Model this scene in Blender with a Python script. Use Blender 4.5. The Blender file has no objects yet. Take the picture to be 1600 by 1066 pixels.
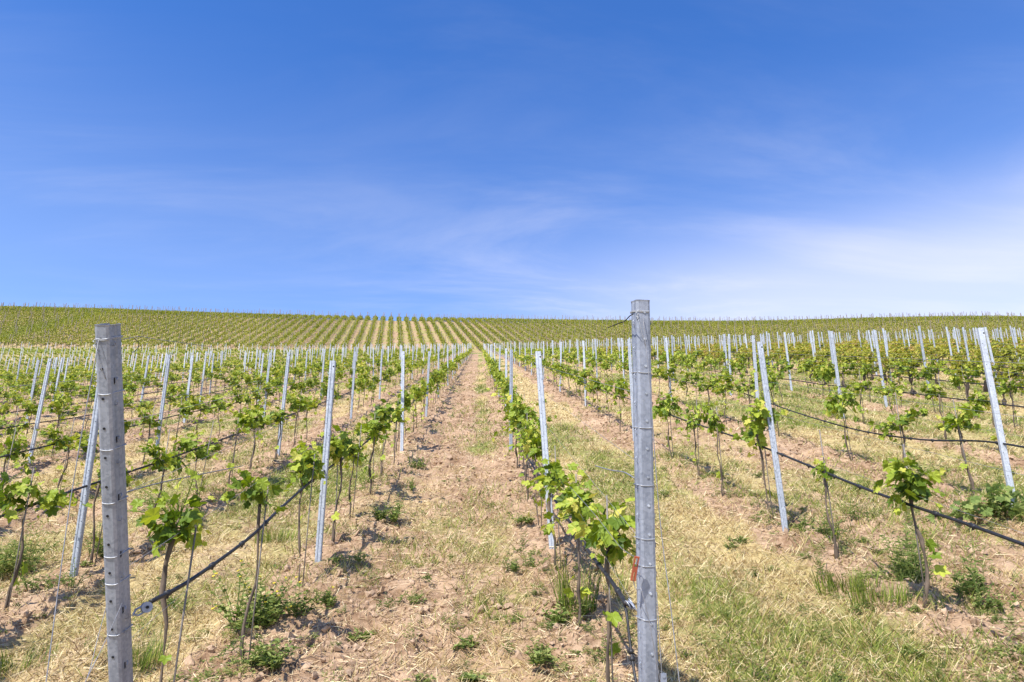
import bpy, math, random
import numpy as np
rng = np.random.default_rng(7)
random.seed(7)
scene = bpy.context.scene
COL = scene.collection
rad = math.radians

# ------------------------------------------------------------------ camera model
W0, H0 = 1600.0, 1066.0
F = 1067.0
PITCH, YAW = rad(16.0), rad(2.84)
fw = np.array([math.sin(YAW)*math.cos(PITCH), math.cos(YAW)*math.cos(PITCH), math.sin(PITCH)])
rt = np.array([math.cos(YAW), -math.sin(YAW), 0.0])
up = np.cross(rt, fw)
EYE = np.array([0.0, 0.0, 2.0])
SLOPE = math.tan(rad(15.9))

def proj(P):
    d = np.asarray(P, float) - EYE
    z = d @ fw
    return W0/2 + F*(d @ rt)/z, H0/2 - F*(d @ up)/z, z

def ray(u, v):
    d = fw*F + rt*(u-W0/2) - up*(v-H0/2)
    return d/np.linalg.norm(d)

def on_row(u, v, X):
    d = ray(u, v)
    return EYE + d*((X-EYE[0])/d[0])

# ------------------------------------------------------------------ noise
def _h(ix, iy, s):
    n = (ix.astype(np.int64)*374761393 + iy.astype(np.int64)*668265263 + s*974634777) & 0x7fffffff
    n = ((n ^ (n >> 13))*1274126177) & 0x7fffffff
    return ((n ^ (n >> 16)) & 0xffff)/65535.0

def vnoise(x, y, s=0):
    x = np.asarray(x, float); y = np.asarray(y, float)
    ix = np.floor(x); iy = np.floor(y)
    fx = x-ix; fy = y-iy
    fx = fx*fx*(3-2*fx); fy = fy*fy*(3-2*fy)
    a = _h(ix, iy, s); b = _h(ix+1, iy, s); c = _h(ix, iy+1, s); d = _h(ix+1, iy+1, s)
    return (a*(1-fx)+b*fx)*(1-fy) + (c*(1-fx)+d*fx)*fy

def fbm(x, y, s=0, o=3):
    v = 0; a = 0.5; t = 0
    for k in range(o):
        v = v + a*vnoise(x*2**k, y*2**k, s+k*17); t += a; a *= .5
    return v/t

def sstep(a, b, x):
    t = np.clip((np.asarray(x, float)-a)/(b-a), 0, 1)
    return t*t*(3-2*t)

# ------------------------------------------------------------------ terrain
SP, XL1 = 1.99, -1.34
def rowq(x):
    x = np.asarray(x, float)
    return (x - .08*sstep(1.6,2.4,x) - .26*sstep(3.4,4.5,x) - .07*sstep(2.4,3.2,-x) - XL1)/SP
_lx = np.array([-160,-80,-40,-20,-8,-3.33,-1.34,.65,2.64,4.63,8,20,40,80,160.])
_lz = np.array([-4.6,-3.5,-1.9,-.85,-.25,-.05,0,.07,.25,.35,.56,1.10,1.85,3.3,4.2])
_gx = np.arange(-160, 160.01, .2)
_gz = np.interp(_gx, _lx, _lz)
_k = np.exp(-np.linspace(-2.5,2.5,13)**2/2); _k /= _k.sum()
_gz = np.convolve(np.pad(_gz, 6, mode='edge'), _k, mode='valid')
_hy = np.arange(-60, 460, .5)
_slope = .145*sstep(109,124,_hy) - .145*sstep(160,176,_hy) - .42*sstep(170,205,_hy)
_hz = np.cumsum(_slope)*.5

def zlow(x, y):
    x = np.asarray(x, float); y = np.asarray(y, float)
    lat = np.interp(x, _gx, _gz)
    w = 1-sstep(55,128,y)
    mul = 1 + .18*sstep(20,130,-x) + .12*sstep(30,130,x) + .28*sstep(60,150,x)
    hill = np.interp(y, _hy, _hz)
    hill = np.where(hill > 0, hill*mul, hill)
    wob = (fbm(x/9., y/9., 3, 2)-.5)*.16*sstep(8,25,y)
    return SLOPE*y + lat*w + hill + wob

def delta_row(x):
    q = rowq(x)
    return (q-np.round(q))*SP

NEAR_END, FAR_START, FAR_END = 107.0, 113.0, 186.0
def soil_mask(x, y):
    """1 = bare tilled soil, 0 = dense grass"""
    x = np.asarray(x, float); y = np.asarray(y, float)
    n = fbm(x*.9, y*.5, 11, 3)
    n2 = fbm(x*3.1, y*2.3, 29, 2)
    d = np.abs(delta_row(x) + (n-.5)*.35)
    j = np.floor(rowq(x))
    f = rowq(x) - j
    base = np.where(np.mod(j,2) == 0, .44, .20)
    base = np.where(j == 0, .86 - .42*sstep(.52,.70,f)*sstep(8,16,y) - .10*sstep(.55,.7,f), base)
    base = np.where(j == 2, .55, base)
    base = np.where(j == -1, .27, base)
    base = np.where(j >= 4, .16, base)
    under = (1-sstep(.22,.46,d))*np.where(j >= 4, .55, 1)
    m = base + (.86-base)*under*.9
    m = m + (n-.5)*1.0 + (n2-.5)*.45
    cross = sstep(105,108,y)*(1-sstep(112,115,y))*(1-.6*sstep(10,25,x))
    m = m*(1-cross) + cross*.05
    return np.clip(m, 0, 1)

def zfull(x, y, soil=None):
    x = np.asarray(x, float); y = np.asarray(y, float)
    if soil is None: soil = soil_mask(x, y)
    z = zlow(x, y)
    nearw = 1-sstep(40,100,y)
    d = np.abs(delta_row(x))
    z = z + nearw*(.05*np.exp(-(d/.28)**2) - .035*np.exp(-((d-.62)/.16)**2))
    det = (fbm(x*2.2, y*2.2, 41, 3)-.5)*.10 + (fbm(x*8, y*8, 53, 3)-.5)*.085*(.4+soil)
    clod = np.abs(fbm(x*13, y*13, 77, 2)-.5)*.11*soil
    rut = np.exp(-((x-XL1-.92+.12*np.sin(y*.9))/.07)**2)*soil*sstep(.35,.6,vnoise(x*0+3, y*1.1, 9)); det = det - .06*rut - .05*sstep(.62,.74,fbm(x*4.3, y*4.3, 95, 2))*soil
    return z + nearw*(det + clod)

def on_ground(u, v):
    d = ray(u, v)
    t = 1.5
    for _ in range(4000):
        p = EYE + d*t
        if p[2] < zlow(p[0], p[1]): break
        t += .02 if t < 30 else .2
    p = EYE + d*t
    p[2] = float(zfull(p[0], p[1]))
    return p

# ------------------------------------------------------------------ mesh helpers
def mesh_from(name, V, F, mats=(), attrs=None, smooth=False):
    """V (n,3); F list of int arrays (m,k)"""
    V = np.asarray(V, np.float32)
    if isinstance(F, np.ndarray): F = [F]
    F = [np.asarray(f, np.int32) for f in F if len(f)]
    me = bpy.data.meshes.new(name)
    me.vertices.add(len(V)); me.vertices.foreach_set('co', V.ravel())
    tot = np.concatenate([np.full(len(f), f.shape[1], np.int32) for f in F])
    loops = np.concatenate([f.ravel() for f in F])
    start = np.zeros(len(tot), np.int32); start[1:] = np.cumsum(tot)[:-1]
    me.loops.add(len(loops)); me.loops.foreach_set('vertex_index', loops)
    me.polygons.add(len(tot)); me.polygons.foreach_set('loop_start', start)
    me.polygons.foreach_set('use_smooth', np.full(len(tot), smooth, bool))
    me.update(calc_edges=True)
    me.validate()
    for k, a in (attrs or {}).items():
        at = me.attributes.new(k, 'FLOAT', 'POINT'); at.data.foreach_set('value', np.asarray(a, np.float32))
    for m in (mats if isinstance(mats, (list, tuple)) else [mats]): me.materials.append(m)
    return me

def link(name, data, parent=None, loc=None, **props):
    o = bpy.data.objects.new(name, data); COL.objects.link(o)
    if parent is not None: o.parent = parent
    if loc is not None: o.location = loc
    for k, v in props.items(): o[k] = v
    return o

def thing(o, label, cat, group=None):
    n = len(label.split()); assert 4 <= n <= 16, (n, label)
    o['label'] = label; o['category'] = cat
    if group: o['group'] = group
    return o

def stuff(o, label=None, cat=None):
    o['kind'] = 'stuff'
    if label: o['label'] = label
    if cat: o['category'] = cat
    return o

class MB:
    """collects shapes into one mesh; quads and tris"""
    def __init__(self): self.V = []; self.T = []; self.Q = []; self.A = []; self.n = 0
    def add(self, V, T=None, Q=None, a=0.0):
        V = np.asarray(V, float)
        if T is not None and len(T): self.T.append(np.asarray(T, int)+self.n)
        if Q is not None and len(Q): self.Q.append(np.asarray(Q, int)+self.n)
        self.V.append(V); self.A.append(np.broadcast_to(np.asarray(a, float), (len(V),)).copy()); self.n += len(V)
    def arrays(self):
        V = np.concatenate(self.V); A = np.concatenate(self.A)
        T = np.concatenate(self.T) if self.T else np.zeros((0,3), int)
        Q = np.concatenate(self.Q) if self.Q else np.zeros((0,4), int)
        return V, T, Q, A
    def mesh(self, name, mats, smooth=False):
        V, T, Q, A = self.arrays()
        return mesh_from(name, V, [T, Q], mats, {'v': A}, smooth)
    def tube(self, P, r, n=6, a=0.0, caps=True, closed=False):
        P = np.asarray(P, float); m = len(P)
        r = np.broadcast_to(np.asarray(r, float), (m,))
        tg = np.gradient(P, axis=0)
        if closed: tg = np.roll(P,-1,0)-np.roll(P,1,0)
        tg /= np.maximum(np.linalg.norm(tg, axis=1, keepdims=True), 1e-9)
        ref = np.array([0,0,1.]) if abs(tg[:,2]).mean() < .8 else np.array([1.,0,0])
        s = np.cross(tg, ref); s /= np.maximum(np.linalg.norm(s, axis=1, keepdims=True), 1e-9)
        b = np.cross(s, tg)
        an = np.arange(n)*2*np.pi/n
        ring = P[:,None,:] + r[:,None,None]*(np.cos(an)[None,:,None]*s[:,None,:] + np.sin(an)[None,:,None]*b[:,None,:])
        V = ring.reshape(-1,3)
        i = np.arange(m if closed else m-1)[:,None]; j = np.arange(n)[None,:]
        i2 = (i+1) % m
        Q = np.stack([i*n+j, i*n+(j+1)%n, i2*n+(j+1)%n, i2*n+j], -1).reshape(-1,4)
        T = []
        if caps and not closed:
            V = np.concatenate([V, P[:1], P[-1:]]); c0 = m*n; c1 = c0+1
            jj = np.arange(n)
            T = np.concatenate([np.stack([np.full(n,c0), (jj+1)%n, jj], -1), np.stack([np.full(n,c1), (m-1)*n+jj, (m-1)*n+(jj+1)%n], -1)])
        self.add(V, T, Q, a)
    def prism(self, poly, z0, z1, a=0.0, off0=(0,0), off1=(0,0)):
        """extrude closed polygon (ccw) in z"""
        p = np.asarray(poly, float); n = len(p)
        V = np.concatenate([np.c_[p+np.array(off0), np.full(n,z0)], np.c_[p+np.array(off1), np.full(n,z1)]])
        j = np.arange(n); k = (j+1) % n
        self.add(V, None, np.stack([j,k,n+k,n+j],-1), a)
    def box(self, c, s, a=0.0, R=None):
        c = np.asarray(c, float); s = np.asarray(s, float)/2
        V = np.array([[x,y,z] for x in (-1,1) for y in (-1,1) for z in (-1,1)])*s
        if R is not None: V = V @ np.asarray(R).T
        self.add(V+c, None, [[0,1,3,2],[4,6,7,5],[0,4,5,1],[2,3,7,6],[0,2,6,4],[1,5,7,3]], a)
    def disc(self, c, nrm, r, h, n=10, a=0.0):
        nrm = np.asarray(nrm, float); nrm /= np.linalg.norm(nrm)
        self.tube([np.asarray(c, float), np.asarray(c, float)+nrm*h], r, n, a)

def frames(d, n):
    """rotation matrices with columns x, y=d, z~n ; d,n (m,3)"""
    d = d/np.maximum(np.linalg.norm(d, axis=1, keepdims=True), 1e-9)
    x = np.cross(d, n); x /= np.maximum(np.linalg.norm(x, axis=1, keepdims=True), 1e-9)
    z = np.cross(x, d)
    return np.stack([x, d, z], -1)

def scatter(TV, TF, P, R, S, a, base=0):
    """instances of a template merged. S (m,) or (m,3)"""
    S = np.asarray(S, float)
    if S.ndim == 1: S = S[:,None].repeat(3,1)
    V = np.einsum('mij,mkj->mki', R, TV[None]*S[:,None,:]) + P[:,None,:]
    m, k = len(P), len(TV)
    Fc = (TF[None] + (np.arange(m)*k)[:,None,None]).reshape(-1, TF.shape[1]) + base
    return V.reshape(-1,3), Fc, np.repeat(a, k)

def unit(v): return v/np.maximum(np.linalg.norm(v, axis=-1, keepdims=True), 1e-9)

# ------------------------------------------------------------------ materials
def new_mat(name):
    m = bpy.data.materials.new(name); m.use_nodes = True
    nt = m.node_tree; nt.nodes.clear()
    return m, nt, nt.nodes, nt.links
def N(nt, t, **kw):
    n = nt.nodes.new(t)
    for k, v in kw.items():
        if k in n.inputs: n.inputs[k].default_value = v
        else: setattr(n, k, v)
    return n
def ramp(nt, stops):
    r = nt.nodes.new('ShaderNodeValToRGB'); e = r.color_ramp.elements
    while len(e) < len(stops): e.new(.5)
    for el, (p, c) in zip(e, stops): el.position = p; el.color = (*c, 1) if len(c) == 3 else c
    return r

def foliage_mat(name, stops, trans=.35, rough=.5, noise=.25):
    m, nt, n, l = new_mat(name)
    at = N(nt, 'ShaderNodeAttribute', attribute_name='v')
    ob = N(nt, 'ShaderNodeObjectInfo')
    geo = N(nt, 'ShaderNodeNewGeometry')
    nz = N(nt, 'ShaderNodeTexNoise', Scale=38.0, Detail=2.0); l.new(geo.outputs['Position'], nz.inputs['Vector'])
    ad = N(nt, 'ShaderNodeMath', operation='MULTIPLY_ADD'); ad.inputs[1].default_value = noise
    l.new(nz.outputs['Fac'], ad.inputs[0]); l.new(at.outputs['Fac'], ad.inputs[2])
    sb = N(nt, 'ShaderNodeMath', operation='SUBTRACT'); sb.inputs[1].default_value = noise*.5; l.new(ad.outputs[0], sb.inputs[0])
    ov = N(nt, 'ShaderNodeMath', operation='MULTIPLY_ADD'); ov.inputs[1].default_value = .18; l.new(ob.outputs['Random'], ov.inputs[0]); l.new(sb.outputs[0], ov.inputs[2])
    s2 = N(nt, 'ShaderNodeMath', operation='SUBTRACT'); s2.inputs[1].default_value = .09; l.new(ov.outputs[0], s2.inputs[0])
    r = ramp(nt, stops); l.new(s2.outputs[0], r.inputs[0])
    p = N(nt, 'ShaderNodeBsdfPrincipled', Roughness=rough)
    p.inputs['Specular IOR Level'].default_value = .3
    l.new(r.outputs[0], p.inputs['Base Color'])
    t = N(nt, 'ShaderNodeBsdfTranslucent')
    hs = N(nt, 'ShaderNodeHueSaturation', Saturation=1.1, Value=1.15); l.new(r.outputs[0], hs.inputs['Color']); l.new(hs.outputs[0], t.inputs['Color'])
    mx = N(nt, 'ShaderNodeMixShader'); mx.inputs[0].default_value = trans
    o = N(nt, 'ShaderNodeOutputMaterial')
    l.new(p.outputs[0], mx.inputs[1]); l.new(t.outputs[0], mx.inputs[2]); l.new(mx.outputs[0], o.inputs[0])
    return m

def simple_mat(name, c1, c2, scale=20, rough=.7, metal=0., stretch=None, bump=.0, spec=.4, vary=0):
    m, nt, n, l = new_mat(name)
    tc = N(nt, 'ShaderNodeTexCoord')
    mp = N(nt, 'ShaderNodeMapping')
    if stretch: mp.inputs['Scale'].default_value = stretch
    l.new(tc.outputs['Object'], mp.inputs['Vector'])
    nz = N(nt, 'ShaderNodeTexNoise', Scale=scale, Detail=5.0, Roughness=.65); l.new(mp.outputs[0], nz.inputs['Vector'])
    fac = nz.outputs['Fac']
    if vary:
        ob = N(nt, 'ShaderNodeObjectInfo')
        n2 = N(nt, 'ShaderNodeTexNoise', Scale=5.0, Detail=3.0, Roughness=.6); l.new(tc.outputs['Object'], n2.inputs['Vector'])
        vo = N(nt, 'ShaderNodeTexVoronoi', Scale=95.0); l.new(tc.outputs['Object'], vo.inputs['Vector'])
        def ma(x, k, y):
            m_ = N(nt, 'ShaderNodeMath', operation='MULTIPLY_ADD'); m_.inputs[1].default_value = k
            l.new(x, m_.inputs[0])
            if isinstance(y, float): m_.inputs[2].default_value = y
            else: l.new(y, m_.inputs[2])
            return m_.outputs[0]
        sx = N(nt, 'ShaderNodeSeparateXYZ'); l.new(vo.outputs['Color'], sx.inputs[0])
        fac = ma(ob.outputs['Random'], vary, ma(n2.outputs['Fac'], .6, ma(sx.outputs[0], .22, ma(nz.outputs['Fac'], .8, -.31-vary*.5))))
    r = ramp(nt, [(.2, c1), (.8, c2)] if vary else [(.3, c1), (.7, c2)]); l.new(fac, r.inputs[0])
    p = N(nt, 'ShaderNodeBsdfPrincipled', Roughness=rough, Metallic=metal); p.inputs['Specular IOR Level'].default_value = spec
    l.new(r.outputs[0], p.inputs['Base Color'])
    if bump:
        b = N(nt, 'ShaderNodeBump', Strength=bump, Distance=.01); l.new(nz.outputs['Fac'], b.inputs['Height']); l.new(b.outputs[0], p.inputs['Normal'])
    o = N(nt, 'ShaderNodeOutputMaterial'); l.new(p.outputs[0], o.inputs[0])
    return m

M_leaf = foliage_mat('vine_leaf', [(0,(.04,.08,.010)),(.3,(.11,.175,.017)),(.6,(.25,.33,.032)),(.85,(.42,.47,.06)),(1,(.54,.50,.10))], .33)
M_leaf_old = foliage_mat('old_vine_leaf', [(0,(.055,.09,.015)),(.3,(.15,.19,.02)),(.6,(.31,.33,.035)),(.85,(.46,.43,.06)),(1,(.50,.34,.11))], .35)
M_weed = foliage_mat('weed_leaf', [(0,(.06,.10,.025)),(.3,(.17,.24,.06)),(.6,(.31,.37,.11)),(.85,(.46,.46,.17)),(1,(.55,.46,.22))], .4, rough=.8)
M_grass = foliage_mat('green_grass', [(0,(.05,.085,.015)),(.4,(.18,.24,.035)),(.75,(.38,.40,.075)),(1,(.56,.50,.19))], .3, noise=.1)
M_dry = foliage_mat('dry_grass', [(0,(.20,.12,.06)),(.3,(.40,.28,.12)),(.6,(.64,.51,.24)),(1,(.84,.73,.45))], .25, noise=.1)
M_straw = foliage_mat('straw', [(0,(.15,.09,.055)),(.3,(.38,.26,.14)),(.75,(.60,.45,.25)),(1,(.74,.61,.38))], .1, noise=.1)
M_zinc = simple_mat('galvanised_steel', (.26,.285,.33), (.55,.585,.64), 38, .55, .2, None, .0, .5, .35)
M_zinc_dark = simple_mat('weathered_zinc', (.15,.17,.215), (.38,.41,.48), 22, .5, .25, (1,1,.10), .12, .5, .05)
M_zincfar = simple_mat('far_post_steel', (.34,.36,.395), (.54,.56,.61), 5, .6, .1)
M_wood = simple_mat('stake_wood', (.16,.13,.10), (.30,.25,.20), 12, .85)
M_wire = simple_mat('wire_steel', (.15,.15,.16), (.30,.30,.32), 30, .5, .3)
M_loop = simple_mat('bright_tie_wire', (.30,.31,.33), (.52,.53,.55), 30, .45, .3)
M_hose = simple_mat('black_hose', (.012,.012,.014), (.03,.03,.034), 30, .5)
M_hose_grey = simple_mat('sun_bleached_hose', (.06,.06,.075), (.13,.13,.15), 30, .45)
M_hole = simple_mat('dark_slot', (.008,.008,.01), (.02,.02,.022), 30, .9)
M_bark = simple_mat('vine_bark', (.04,.03,.022), (.20,.15,.11), 22, .9, 0, (1,1,.25), .6)
M_bark_dark = simple_mat('old_vine_bark', (.022,.016,.013), (.07,.05,.04), 22, .9, 0, (1,1,.25), .6)
M_stake = simple_mat('planting_stake', (.14,.12,.105), (.28,.25,.22), 25, .7, .2)
M_orange = simple_mat('orange_plastic', (.27,.06,.03), (.40,.11,.055), 25, .5)
M_clod = simple_mat('soil_clod', (.24,.15,.09), (.52,.37,.245), 14, .95, 0, None, .5)
M_stone = simple_mat('pale_stone', (.5,.45,.38), (.7,.65,.56), 25, .9)
M_flower = simple_mat('yellow_flower', (.55,.40,.03), (.75,.6,.06), 25, .7)

def ground_mat():
    m, nt, n, l = new_mat('vineyard_soil')
    at = N(nt, 'ShaderNodeAttribute', attribute_name='soil')
    gr = N(nt, 'ShaderNodeAttribute', attribute_name='green')
    geo = N(nt, 'ShaderNodeNewGeometry')
    def nz(s, d=5., r=.65, vec=None):
        q = N(nt, 'ShaderNodeTexNoise', Scale=s, Detail=d, Roughness=r)
        l.new(vec or geo.outputs['Position'], q.inputs['Vector']); return q
    n1, n2, n3 = nz(2.2), nz(17., 6., .75), nz(70., 3., .7)
    mp = N(nt, 'ShaderNodeMapping'); mp.inputs['Scale'].default_value = (1,.35,1); l.new(geo.outputs['Position'], mp.inputs[0])
    n4 = nz(30., 4., .7, mp.outputs[0])
    soil = ramp(nt, [(.32,(.09,.05,.03)),(.43,(.25,.155,.09)),(.54,(.42,.285,.18)),(.72,(.58,.425,.28))])
    mixn = N(nt, 'ShaderNodeMath', operation='MULTIPLY_ADD'); mixn.inputs[1].default_value = .55; mixn.inputs[2].default_value = .0
    l.new(n2.outputs['Fac'], mixn.inputs[0])
    ad = N(nt, 'ShaderNodeMath', operation='MULTIPLY_ADD'); ad.inputs[1].default_value = .45
    l.new(n1.outputs['Fac'], ad.inputs[0]); l.new(mixn.outputs[0], ad.inputs[2])
    l.new(ad.outputs[0], soil.inputs[0])
    dry = ramp(nt, [(.3,(.26,.18,.08)),(.5,(.46,.35,.165)),(.7,(.60,.48,.25))]); l.new(n4.outputs['Fac'], dry.inputs[0])
    grn = ramp(nt, [(.3,(.08,.10,.025)),(.5,(.18,.20,.05)),(.7,(.32,.31,.10))]); l.new(n4.outputs['Fac'], grn.inputs[0])
    # green share, broken up by noise
    g1 = N(nt, 'ShaderNodeMath', operation='MULTIPLY_ADD'); g1.inputs[1].default_value = 1.1; l.new(gr.outputs['Fac'], g1.inputs[0])
    g0 = N(nt, 'ShaderNodeMath', operation='MULTIPLY_ADD'); g0.inputs[1].default_value = .9; g0.inputs[2].default_value = -.5; l.new(n2.outputs['Fac'], g0.inputs[0]); l.new(g0.outputs[0], g1.inputs[2])
    gc = N(nt, 'ShaderNodeClamp'); l.new(g1.outputs[0], gc.inputs[0])
    mg = N(nt, 'ShaderNodeMixRGB'); l.new(gc.outputs[0], mg.inputs[0]); l.new(dry.outputs[0], mg.inputs[1]); l.new(grn.outputs[0], mg.inputs[2])
    s1 = N(nt, 'ShaderNodeMath', operation='ADD'); l.new(at.outputs['Fac'], s1.inputs[0])
    s0 = N(nt, 'ShaderNodeMath', operation='MULTIPLY_ADD'); s0.inputs[1].default_value = 1.1; s0.inputs[2].default_value = -.55; l.new(n2.outputs['Fac'], s0.inputs[0]); l.new(s0.outputs[0], s1.inputs[1])
    sm = N(nt, 'ShaderNodeMapRange', interpolation_type='SMOOTHSTEP'); sm.inputs[1].default_value = .3; sm.inputs[2].default_value = .65; l.new(s1.outputs[0], sm.inputs[0])
    mx = N(nt, 'ShaderNodeMixRGB'); l.new(sm.outputs[0], mx.inputs[0]); l.new(mg.outputs[0], mx.inputs[1]); l.new(soil.outputs[0], mx.inputs[2])
    b1 = N(nt, 'ShaderNodeBump', Strength=.7, Distance=.03); l.new(n2.outputs['Fac'], b1.inputs['Height'])
    b2 = N(nt, 'ShaderNodeBump', Strength=.6, Distance=.012); l.new(n3.outputs['Fac'], b2.inputs['Height']); l.new(b1.outputs[0], b2.inputs['Normal'])
    p = N(nt, 'ShaderNodeBsdfPrincipled', Roughness=.95); p.inputs['Specular IOR Level'].default_value = .1
    l.new(mx.outputs[0], p.inputs['Base Color']); l.new(b2.outputs[0], p.inputs['Normal'])
    o = N(nt, 'ShaderNodeOutputMaterial'); l.new(p.outputs[0], o.inputs[0])
    return m
M_ground = ground_mat()

# ------------------------------------------------------------------ far block rows
FA = rad(-7.7)
fdir = np.array([math.sin(FA), math.cos(FA)]); fnor = np.array([math.cos(FA), -math.sin(FA)])
def far_q(x, y): return (np.asarray(x)*fnor[0] + np.asarray(y)*fnor[1])/1.99
def boundary_x(y):        # right of this line the near block runs on to the crest
    return 400 + np.asarray(y, float)*0
GAP0 = -36.0

def green_mask(x, y):
    n = fbm(x*.45+9, y*.3, 91, 3)
    j = np.floor(rowq(x)); f = rowq(x)-j
    g = (n-.46)*3.6 + .14
    g = g + np.where(j == -1, .12, 0) + np.where((j == 0), .2*sstep(.5,.7,f), 0) + np.where(j == 1, .30*np.exp(-((f-.5)/.15)**2)-.2, 0)
    g = g + np.where(j >= 3, .35, 0)
    g = g + .15*sstep(30,80,y) + .5*sstep(104,107,y)*(1-sstep(112,116,y))
    return np.clip(g, 0, 1)

# ------------------------------------------------------------------ ground sheet
def axis(segs):
    out = []
    for a, b, s in segs: out.append(np.arange(a, b, s))
    return np.unique(np.concatenate(out + [[segs[-1][1]]]))
gx = axis([(-320,-120,20),(-120,-60,2),(-60,-25,.6),(-25,-8,.22),(-8,9,.045),(9,28,.22),(28,70,.6),(70,130,2),(130,321,20)])
gy = axis([(-60,-4,6),(-4,1.5,.5),(1.5,2.6,.1),(2.6,11,.045),(11,22,.09),(22,50,.25),(50,200,.7),(200,260,5),(260,460,25)])
GX, GY = np.meshgrid(gx, gy)
soil = soil_mask(GX, GY)
GZ = zfull(GX, GY, soil)
grn = green_mask(GX, GY)
# far block: bare soil strips between its own rows, with one grassy track
farm = sstep(113,116,GY)
q = far_q(GX, GY)
fd = np.abs(q-np.round(q))
fs = np.clip(.80 + (fbm(GX*.5, GY*.5, 5, 3)-.5)*1.1 - .1*np.mod(np.round(q-.5),2), 0, 1)
trk = np.exp(-((q-GAP0)/1.1)**2)*sstep(.25,.6,fbm(GX*.35, GY*.35, 333, 3)+.15)
soil = soil*(1-farm) + farm*((fs*.72-.06)*(1-trk)-.3*trk)
grn = np.clip(grn*(1-farm) + farm*(.55+.9*trk), 0, 1.4)
ny, nx = GX.shape
idx = np.arange(ny*nx).reshape(ny, nx)
Q = np.stack([idx[:-1,:-1], idx[:-1,1:], idx[1:,1:], idx[1:,:-1]], -1).reshape(-1,4)
me = mesh_from('ground', np.stack([GX, GY, GZ], -1).reshape(-1,3), Q, M_ground, {'soil': soil.ravel(), 'green': grn.ravel()}, True)
link('ground', me, kind='structure')

# ------------------------------------------------------------------ grape leaf templates
def leaf_detail():
    a = [0,18,30,44,58,72,88,104,122,145,165]
    r = [.66,.50,.40,.50,.60,.50,.40,.47,.50,.44,.30]
    pts = [(0,0)] + [( math.sin(rad(t))*q*.92, .42+math.cos(rad(t))*q) for t, q in zip(a, r)]
    right = [(0.02,.12)] + [pts[k] for k in range(len(pts)-1, 1, -1)]
    left = [(-x, y) for x, y in right[::-1]]
    outl = right + [pts[1]] + left
    V = [(0,.40,0.0)] + [(x, y, .30*abs(x) - .30*(x*x+(y-.4)**2) + .03*((k*7)%3-1)) for k, (x, y) in enumerate(outl)]
    n = len(outl)
    T = [(0, k+1, (k+1)%n+1) for k in range(n)]
    V = np.array(V); V[0,2] = -.03
    return V, np.array(T)
LD_V, LD_T = leaf_detail()
LM_V = np.array([(0,0,0),(.42,.12,.05),(.5,.55,.0),(.22,.8,-.06),(0,1.0,-.14),(-.22,.8,-.06),(-.5,.55,.0),(-.42,.12,.05),(0,.45,-.03)])
LM_T = np.array([(8,k,k+1) for k in range(0,7)] + [(8,7,0)])
LF_V = np.array([(0,0,0),(.5,.42,.1),(0,1.0,-.12),(-.5,.42,.1)])
LF_T = np.array([(0,1,2),(0,2,3)])

def rand_leaves(r, n, P, size, out=None, upw=.42):
    """orientation frames for leaves at points P"""
    nn = unit(r.normal(size=(n,3))*.62 + np.array([-.12,-.2,upw]) + (0 if out is None else out*.35))
    az = r.uniform(0, 2*np.pi, n)
    d = np.stack([np.cos(az), np.sin(az), r.uniform(-1.5,.0,n)], -1)
    if out is not None: d = d + out*.9
    d = unit(d - (d*nn).sum(1, keepdims=True)*nn)
    return frames(d, nn)

def vine_plan(r, spread=.25, sides=2, shoots=6, length=.3, lsize=.095, droop=.3, base=.74, low=0, trunk_wob=.03):
    """skeleton of a vine: trunk polyline, canes, leaf points"""
    t = np.linspace(0, 1, 9)
    off = np.cumsum(r.normal(size=(9,2))*trunk_wob*.35, axis=0); off -= off[0]
    tr = np.c_[off[:,0], off[:,1], t*base - .03*(1-t)]
    head = tr[-1]
    canes = []
    for s in ([-1,1] if sides == 2 else [r.choice([-1,1])]):
        L = spread*r.uniform(.7,1.15)
        u = np.linspace(0,1,5)
        canes.append(head + np.c_[r.normal()*.015*u, s*L*u, .06*np.sin(u*np.pi*.8)+.02*u])
    LP, LS, LV, SH, LO = [], [], [], [], []
    for k in range(shoots):
        c = canes[k % len(canes)]; u = r.uniform(.0,1)
        st = c[int(u*4)]*(1-(u*4)%1) + c[min(4,int(u*4)+1)]*((u*4)%1)
        L = length*r.uniform(.5,1.35)
        hang = r.random() < .42
        dv = np.array([r.normal()*.35, r.normal()*.35, 1.0]) if not hang else np.array([r.normal()*.6, r.normal()*.7, r.uniform(-.5,.4)])
        dv /= np.linalg.norm(dv)
        if hang: L *= .75
        bend = np.array([r.normal()*.25, r.normal()*.25, -droop*r.uniform(.3,1.4)])
        m = max(4, int(L/.042))
        uu = np.linspace(.02,1,m)[:,None]
        pts = st + dv*L*uu + bend*L*uu**2
        SH.append(np.vstack([st, pts]))
        for i in range(m):
            o = np.array([r.normal(), r.normal()*.8, 0]); o /= np.linalg.norm(o)
            for rep in range(1 if r.random() < .6 else 2):
                if rep: o = -o
                LP.append(pts[i] + o*r.uniform(.015,.06) + np.array([0,0,r.uniform(-.02,.02)]))
                f = 1-abs(uu[i,0]-.35)*.75
                LS.append(lsize*f*r.uniform(.5,1.3))
                LV.append(np.clip(.36+.45*uu[i,0]+r.normal()*.2, 0, 1)); LO.append(o)
    for k in range(low):
        z = r.uniform(.42,.72)*base
        o = np.array([r.normal(), r.normal(), 0]); o /= np.linalg.norm(o)
        i = int(z/base*8)
        LP.append(tr[i]+o*.03); LS.append(lsize*r.uniform(.6,.95)); LV.append(r.uniform(.4,.9)); LO.append(o)
    return tr, canes, SH, np.array(LP), np.array(LS), np.array(LV), np.array(LO)

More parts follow.
